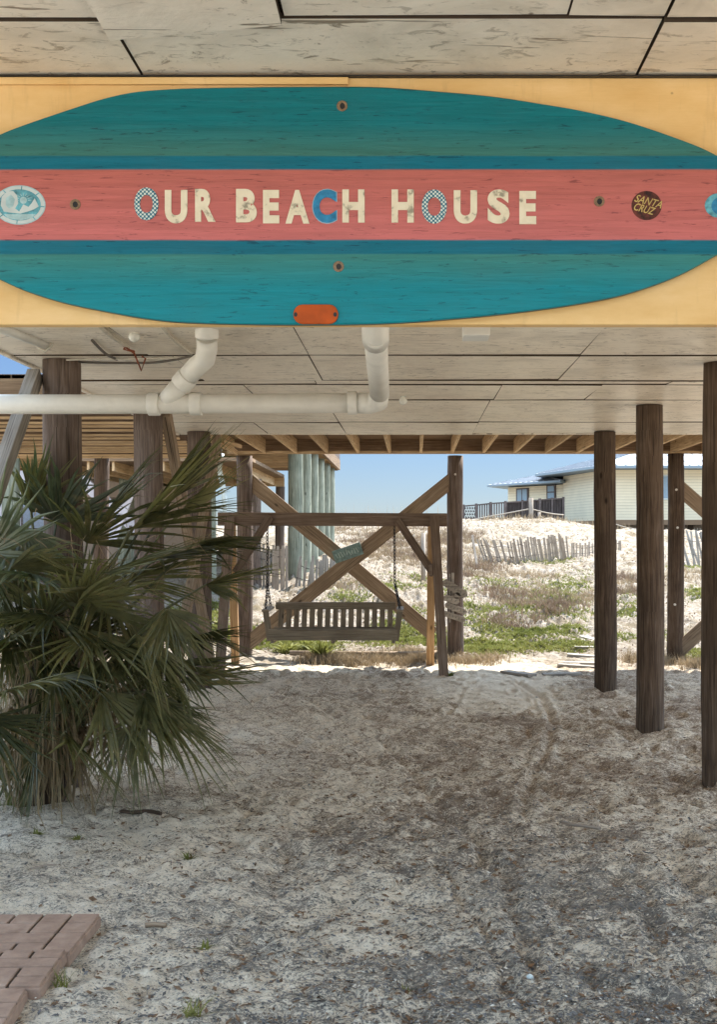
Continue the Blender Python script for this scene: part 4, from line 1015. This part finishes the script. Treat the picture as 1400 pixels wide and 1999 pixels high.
for i in range(620):                                   # shaggy dead leaf strips round the base
    an = random.uniform(0, 6.28); r0 = random.uniform(.05,.75); h0 = random.uniform(.25,1.15)
    p = B0 + Vector((math.cos(an)*r0*.6, math.sin(an)*r0*.6, h0)); L = random.uniform(.25,.7); o_ = random.uniform(.1,.45)
    q1 = p + Vector((math.cos(an)*L*o_*.7, math.sin(an)*L*o_*.7, -.15*L)); q2 = p + Vector((math.cos(an)*L*o_*1.3, math.sin(an)*L*o_*1.2, -.62*L)); q3 = q2 + Vector((random.uniform(-.05,.1), random.uniform(-.05,.05), -.38*L))
    if q3.z < .02: q3.z = .02
    sd2 = Vector((-math.sin(an), math.cos(an), random.uniform(-.5,.5)))*random.uniform(.002,.006)
    vs = [v for c_, k_ in ((p,1),(q1,1),(q2,.8),(q3,.15)) for v in (c_-sd2*k_, c_+sd2*k_)]
    mb.add(vs, [(0,1,3,2),(2,3,5,4),(4,5,7,6)], [[(0,0)]*4]*3)
tag(build('dead_leaf_strips', mb, M_pd, palm), kind='stuff')
mb = MB()
for i in range(170):                                   # loose dry threads hanging through the crown
    c = P(random.uniform(-40,430), random.uniform(1000,1500), random.uniform(6.4,7.3)); L = random.uniform(.08,.3); a_ = random.uniform(0,6.28)
    d = Vector((math.cos(a_)*.7, random.uniform(-.3,.3), math.sin(a_)*.8-.25)); mb.tube([c, c+d*L*.5+Vector((0,0,.012)), c+d*L-Vector((0,0,.03))], [.0026,.002,.0008], 4)
tag(build('dry_threads', mb, M_pd, palm), kind='stuff')
mb = MB().tube([B0+Vector((0,0,-.3)), B0+Vector((.0,0,.25)), B0+Vector((.02,0,.7)), B0+Vector((0.03,0,1.2))], [.11,.13,.12,.08], 12, wob=.1)
build('trunk', mb, M_pile, palm, smooth=True)

# ------------------------------------------------------------------ dune vegetation (numpy blades)
def blades(name, pts, h, w, mat, lean=.6, seg=2, kind='stuff', label=None, cat=None, hv=.5, group=None, base=None):
    n = len(pts); X = pts[:,0]; Y = pts[:,1]; Zb = ground_h(X, Y) if base is None else base
    an = rng.random(n)*2*np.pi; le = rng.random(n)*lean; hh = h*(1-hv+2*hv*rng.random(n)*.8); ww = w*(.7+.6*rng.random(n))
    dx, dy = np.cos(an), np.sin(an); px_, py_ = -dy, dx
    rot = rng.random(n)*np.pi; px_, py_ = np.cos(rot), np.sin(rot)
    rows_ = []
    for j in range(seg+1):
        t = j/seg; r_ = ww*(1-t)**.7*.5 if j < seg else ww*0.02
        cx = X+dx*le*hh*t*t; cy = Y+dy*le*hh*t*t; cz = Zb-.01+hh*t*(1-.3*le*t)
        rows_.append(np.stack([cx-px_*r_, cy-py_*r_, cz], -1)); rows_.append(np.stack([cx+px_*r_, cy+py_*r_, cz], -1))
    v = np.stack(rows_, 1).reshape(-1, 3); k = 2*(seg+1)
    f = np.concatenate([np.stack([np.arange(n)*k+2*j, np.arange(n)*k+2*j+1, np.arange(n)*k+2*j+3, np.arange(n)*k+2*j+2], -1) for j in range(seg)])
    return npmesh(name, v, f, mat, kind, label, cat, group)
def npmesh(name, v, f, mat, kind=None, label=None, cat=None, group=None, parent=None):
    me = bpy.data.meshes.new(name); me.vertices.add(len(v)); me.vertices.foreach_set('co', v.astype(np.float32).ravel())
    me.loops.add(f.size); me.loops.foreach_set('vertex_index', f.ravel().astype(np.int32))
    me.polygons.add(len(f)); me.polygons.foreach_set('loop_start', np.arange(0, f.size, f.shape[1], dtype=np.int32))
    me.update(calc_edges=True); me.validate(); o = mesh_obj(name, me, mat, parent); return tag(o, label, cat, group, kind)
def vegmat(name, cs, trans=.3):
    t = NT(name, .7, .2); n = t.noise(t.coord('World'), 2.5, 6, .8)
    c = t.ramp(n, [(.25+.5*i/(len(cs)-1), c_) for i, c_ in enumerate(cs)])
    t.col(c); tr = t.n('ShaderNodeBsdfTranslucent'); t.l(c, tr.inputs[0]); ms = t.n('ShaderNodeMixShader'); ms.inputs[0].default_value = trans
    t.l(t.b.outputs[0], ms.inputs[1]); t.l(tr.outputs[0], ms.inputs[2]); t.l(ms.outputs[0], t.t.nodes['Material Output'].inputs[0]); return t.m
V_green = vegmat('creeper_green', [(0.08,0.10,0.025),(0.19,0.20,0.05),(0.32,0.30,0.10)]); V_straw = vegmat('dry_grass', [(0.15,0.11,0.065),(0.28,0.21,0.13),(0.42,0.34,0.22)]); V_brush = vegmat('brown_brush', [(0.10,0.07,0.05),(0.19,0.13,0.09),(0.20,0.19,0.09)])
def clumps(cl, per):
    # cl: pixel ellipses (x, y, rx, ry, density)
    out = []
    for x, y, rx, ry, dn in cl:
        m = max(4, int(per*dn*rx*ry/100))
        for k in range(m):
            a_ = random.uniform(0,6.28); r_ = math.sqrt(random.random()); out.append(hit(x+rx*r_*math.cos(a_), y+ry*r_*math.sin(a_)))
    return np.array(out)
def spread_pts(c, n, s):
    i = rng.integers(0, len(c), n); sc_ = s*(c[i,1]/20); return c[i] + rng.normal(0, 1, (n,2))*sc_[:,None]*np.array([1.0, .9])
green = [(1000,1260,90,12,.7),(1080,1230,70,10,.7),(1000,1150,60,10,.5),(780,1250,60,14,.8),(880,1160,40,14,.5),(1130,1130,40,10,.6),(760,1150,60,10,.6),(1080,1172,60,16,1),(1110,1150,50,10,.7),(980,1190,60,14,.7),(1090,1200,60,8,.8),(960,1218,50,10,.8),(1040,1240,80,12,1),(950,1265,60,12,1.2),(1110,1265,30,10,1),(925,1200,20,14,.8),
         (840,1240,30,12,1),(790,1225,40,16,.9),(690,1168,28,9,1),(800,1200,20,12,.8),(1225,1200,20,14,1),(1225,1245,25,8,.8),(1345,1110,25,8,1),(1380,1165,25,14,1),(1370,1275,30,10,.8),(1050,1100,80,7,.8),
         (960,1140,30,6,.5),(520,1250,50,14,1),(400,1200,60,20,1),(430,1240,60,14,1),(800,1130,40,7,.6),(540,1110,25,12,1.3),(640,1120,25,6,.7),(880,1262,25,12,.7),(1240,1180,30,8,.8),(600,1262,60,10,1.3),(1300,1240,20,8,.5)]
cg = clumps(green, 3.2); blades('ground_creepers', spread_pts(cg, 90000, .17), .055, .024, V_green, 1.4, 2, label='low green creeping ground cover on the sunlit sand', cat='ground cover')
straw = [(850,1060,60,22,1.2),(760,1075,60,18,1),(720,1045,60,8,1),(900,1100,60,10,.7),(960,1125,60,8,.8),(700,1290,120,7,1.2),(800,1278,60,6,1),(1000,1130,70,7,.6),(560,1090,40,14,.6),(650,1145,60,12,.4),(900,1075,50,22,.9),
         (1000,1020,90,5,.8),(1080,1020,60,5,.8),(1230,1150,40,10,.6),(1340,1130,30,16,.7),(1060,1170,90,20,.5),(900,1290,80,6,.9),(1250,1290,60,8,.7),(1370,1300,30,6,.7),(800,1100,50,10,.8)]
cs_ = clumps(straw, 1.6); blades('dry_grass', spread_pts(cs_, 34000, .20), .13, .012, V_straw, 1.0, 2, label='pale dry grass scattered over the dune', cat='grass')
brush = [(800,1090,60,12,1),(730,1060,50,12,1),(960,1100,70,5,.7),(920,1120,40,8,.7),(1000,1165,60,10,.5),(830,1062,50,10,1.2),(890,1050,50,14,1),(770,1052,40,8,1),(760,1070,30,8,.6),(700,1036,60,4,1),(800,1036,70,4,1),(840,1082,30,8,1),(1010,1215,60,10,.4),(1060,1190,70,16,.5),(940,1112,40,6,.6),(660,1040,40,5,.8),(1105,1185,40,8,.4),(1230,1135,40,8,.8),(1220,1160,30,5,.6)]
cb = clumps(brush, 2.2); blades('dune_brush', spread_pts(cb, 20000, .16), .17, .016, V_brush, .9, 2, label='brown brushy scrub on the dune slope', cat='scrub')
px_ = np.stack([rng.uniform(-3.2,9,30000), 16.3+rng.random(30000)**1.3*30], -1)
kk = vnoise(px_[:,0]*1.3+3, px_[:,1]*.9) + .5*vnoise(px_[:,0]*4.3, px_[:,1]*3.1); px_ = px_[kk > .02]
blades('dune_debris', px_, .040, .045, V_brush, 2.2, 1, label='dark dead stems and seaweed bits littering the sunlit sand', cat='debris')
# sea oats along the ridge
pts = np.array([hit(random.uniform(600,880), random.uniform(1036,1050)) for _ in range(160)]); blades('sea_oats', pts, .85, .02, V_straw, .5, 3, label='thin sea oats standing along the dune ridge', cat='grass')
pts = np.stack([rng.uniform(3,9,500), rng.uniform(47,53,500)], -1); blades('crest_grass', pts, .32, .03, V_straw, .8, 2, label='short dry grass on the crest before the dark railing', cat='grass')
# individual weeds
def weed(x, y, n, h, label, Z=None, wd_=.03, mat=V_green):
    if Z is None and y > 1290: X, Z = px2g(x, y)
    else: X, Z = hit(x, y)
    g = gz(X, Z); a_ = rng.random(n)*6.28; r_ = np.sqrt(rng.random(n))*h*.35
    pts = np.stack([np.cos(a_)*r_, np.sin(a_)*r_], -1); 
    o = blades('weed', pts, h, wd_, mat, 1.6, 3, kind=None, label=label, cat='weed', group='leafy weeds growing in the sand', base=np.zeros(n))
    o.location = (X, Z, g)
weed(628,1286,70,.30,'tall leafy green weed below the middle of the bench swing', wd_=.05)
weed(560,1272,90,.24,'wide bright green weed below the left half of the bench swing', wd_=.05)
weed(598,1270,60,.22,'green weed filling the gap between two bigger weeds below the swing', wd_=.045)
weed(208,1272,60,.3,'green weed behind the palm near the shade edge', wd_=.04)
weed(935,1290,40,.12,'small weed right of the piling that carries driftwood boards', wd_=.03)
weed(880,1322,30,.08,'tiny weed at the foot of the front swing frame leg', wd_=.02)
weed(72,1632,40,.05,'flat little weed on the pale sand before the palm', wd_=.02)
weed(150,1642,40,.04,'dark flat weed right of the one before the palm', wd_=.02)
weed(118,1925,30,.09,'thin grass tuft at the side of the middle paver', wd_=.006)
weed(375,1990,30,.08,'grass sprig at the bottom edge right of the pavers', wd_=.008)
weed(400,1845,26,.045,'small green sprig on open sand right of the pavers', wd_=.014)
weed(370,1680,30,.05,'small sprig beside the litter in front of the palm', wd_=.014)
weed(10,1520,120,.22,'bushy green weed at the left edge beside the palm base', wd_=.018)
weed(20,1575,70,.14,'lower green weed at the left edge in front of the palm base', wd_=.016)
weed(790,1925,26,.035,'dark tiny weed in the grey litter near the bottom centre', wd_=.014)

# ------------------------------------------------------------------ litter on the sand
def flakes(name, n, size, mat, label, dens):
    P_ = []
    while len(P_) < n:
        y = 1330 + (1999+60-1330)*random.random()**.75; x = random.uniform(-120, 1500)
        if random.random() > dens(x, y): continue
        P_.append(px2g(x, y))
    P_ = np.array(P_); X, Y = P_[:,0], P_[:,1]; g = ground_h(X, Y); g = seg_carve(X, Y, g)
    an = rng.random(n)*6.28; L = size*(.4+1.2*rng.random(n)**2); w = L*(.18+.3*rng.random(n)); up = .004+.006*rng.random(n); tl = (rng.random(n)-.5)*.7
    dx, dy = np.cos(an), np.sin(an)
    c = np.stack([X, Y, g+up], -1); a_ = np.stack([dx*L, dy*L, tl*L], -1)/2; b_ = np.stack([-dy*w, dx*w, rng.normal(0,.3,n)*w], -1)/2
    v = np.stack([c-a_, c+b_+np.array([0,0,.002]), c+a_, c-b_], 1).reshape(-1,3); f = np.arange(4*n).reshape(n,4)
    npmesh(name, v, f, mat, 'stuff', label, 'litter')
M_lg = simple('litter_grey', (0.13, 0.125, 0.12), .9, .1, 0, .7, 30); M_lb = simple('litter_brown', (0.16, 0.10, 0.06), .9, .1, 0, .6, 30); M_ls = simple('shell_bits', (0.62, 0.58, 0.5), .6, .3, 0, .2, 30)
def dd(x, y): return min(1, .12 + max(0, (x-150)/900))*(.4 if y < 1420 else 1)
flakes('grey_leaf_litter', 20000, .022, M_lg, 'dark grey leaf litter scattered over the shaded sand', dd)
flakes('brown_leaf_litter', 9000, .032, M_lb, 'brown leaf and twig litter over the shaded sand', lambda x, y: dd(x+200, y)*(1.0 if y < 1700 else .35))
flakes('shell_fragments', 4500, .014, M_ls, 'pale shell fragments over the shaded sand', dd)
def stick(px, rad, mat, name, label):
    pts = []
    for x, y in px: X, Z = px2g(x, y); pts.append(Vector((X, Z, max(gz(X, Z), 0)+rad*1.4)))
    o = build(name, MB().tube(smooth_open(pts,4), [rad]*((len(pts)-1)*4+1), 7, wob=.15), mat, None, smooth=True, origin=tuple(pts[0])); tag(o, label, 'stick', 'sticks on the sand')
stick([(1095,1608),(1115,1613),(1140,1616),(1172,1621)], .010, M_slat, 'twig', 'thin curved twig on the litter right of centre')
stick([(236,1588),(262,1590),(290,1589),(315,1592)], .011, M_pile, 'stick', 'thick dark stick in the litter before the palm')
stick([(283,1812),(300,1811),(325,1812)], .010, M_brace, 'wood_chip', 'short brown wood chip on the sand right of the pavers')
stick([(60,1700),(85,1694),(110,1690)], .005, M_slat, 'twig', 'faint twig on pale sand above the pavers')
X, Z = px2g(1035, 1915); o = build('shell', MB().tube([(X,Z,gz(X,Z)+.0),(X,Z,gz(X,Z)+.008),(X,Z,gz(X,Z)+.013)], [.014,.012,.004], 12), M_white, None, smooth=True, origin=(X,Z,0)); tag(o, 'white round shell lying in the wheel rut near the bottom', 'shell')
X, Z = hit(790,1283); mb = MB().tube([(X-1.6,Z+.1,gz(X-1.6,Z)+.03),(X,Z,gz(X,Z)+.05),(X+.5,Z,gz(X+.5,Z)+.04)], .045, 8, wob=.1)
o = build('log', mb, M_brace, None, smooth=True, origin=(X,Z,0)); tag(o, 'thin weathered log on the ground under the right half of the swing', 'log')
print('objects', len(bpy.data.objects))
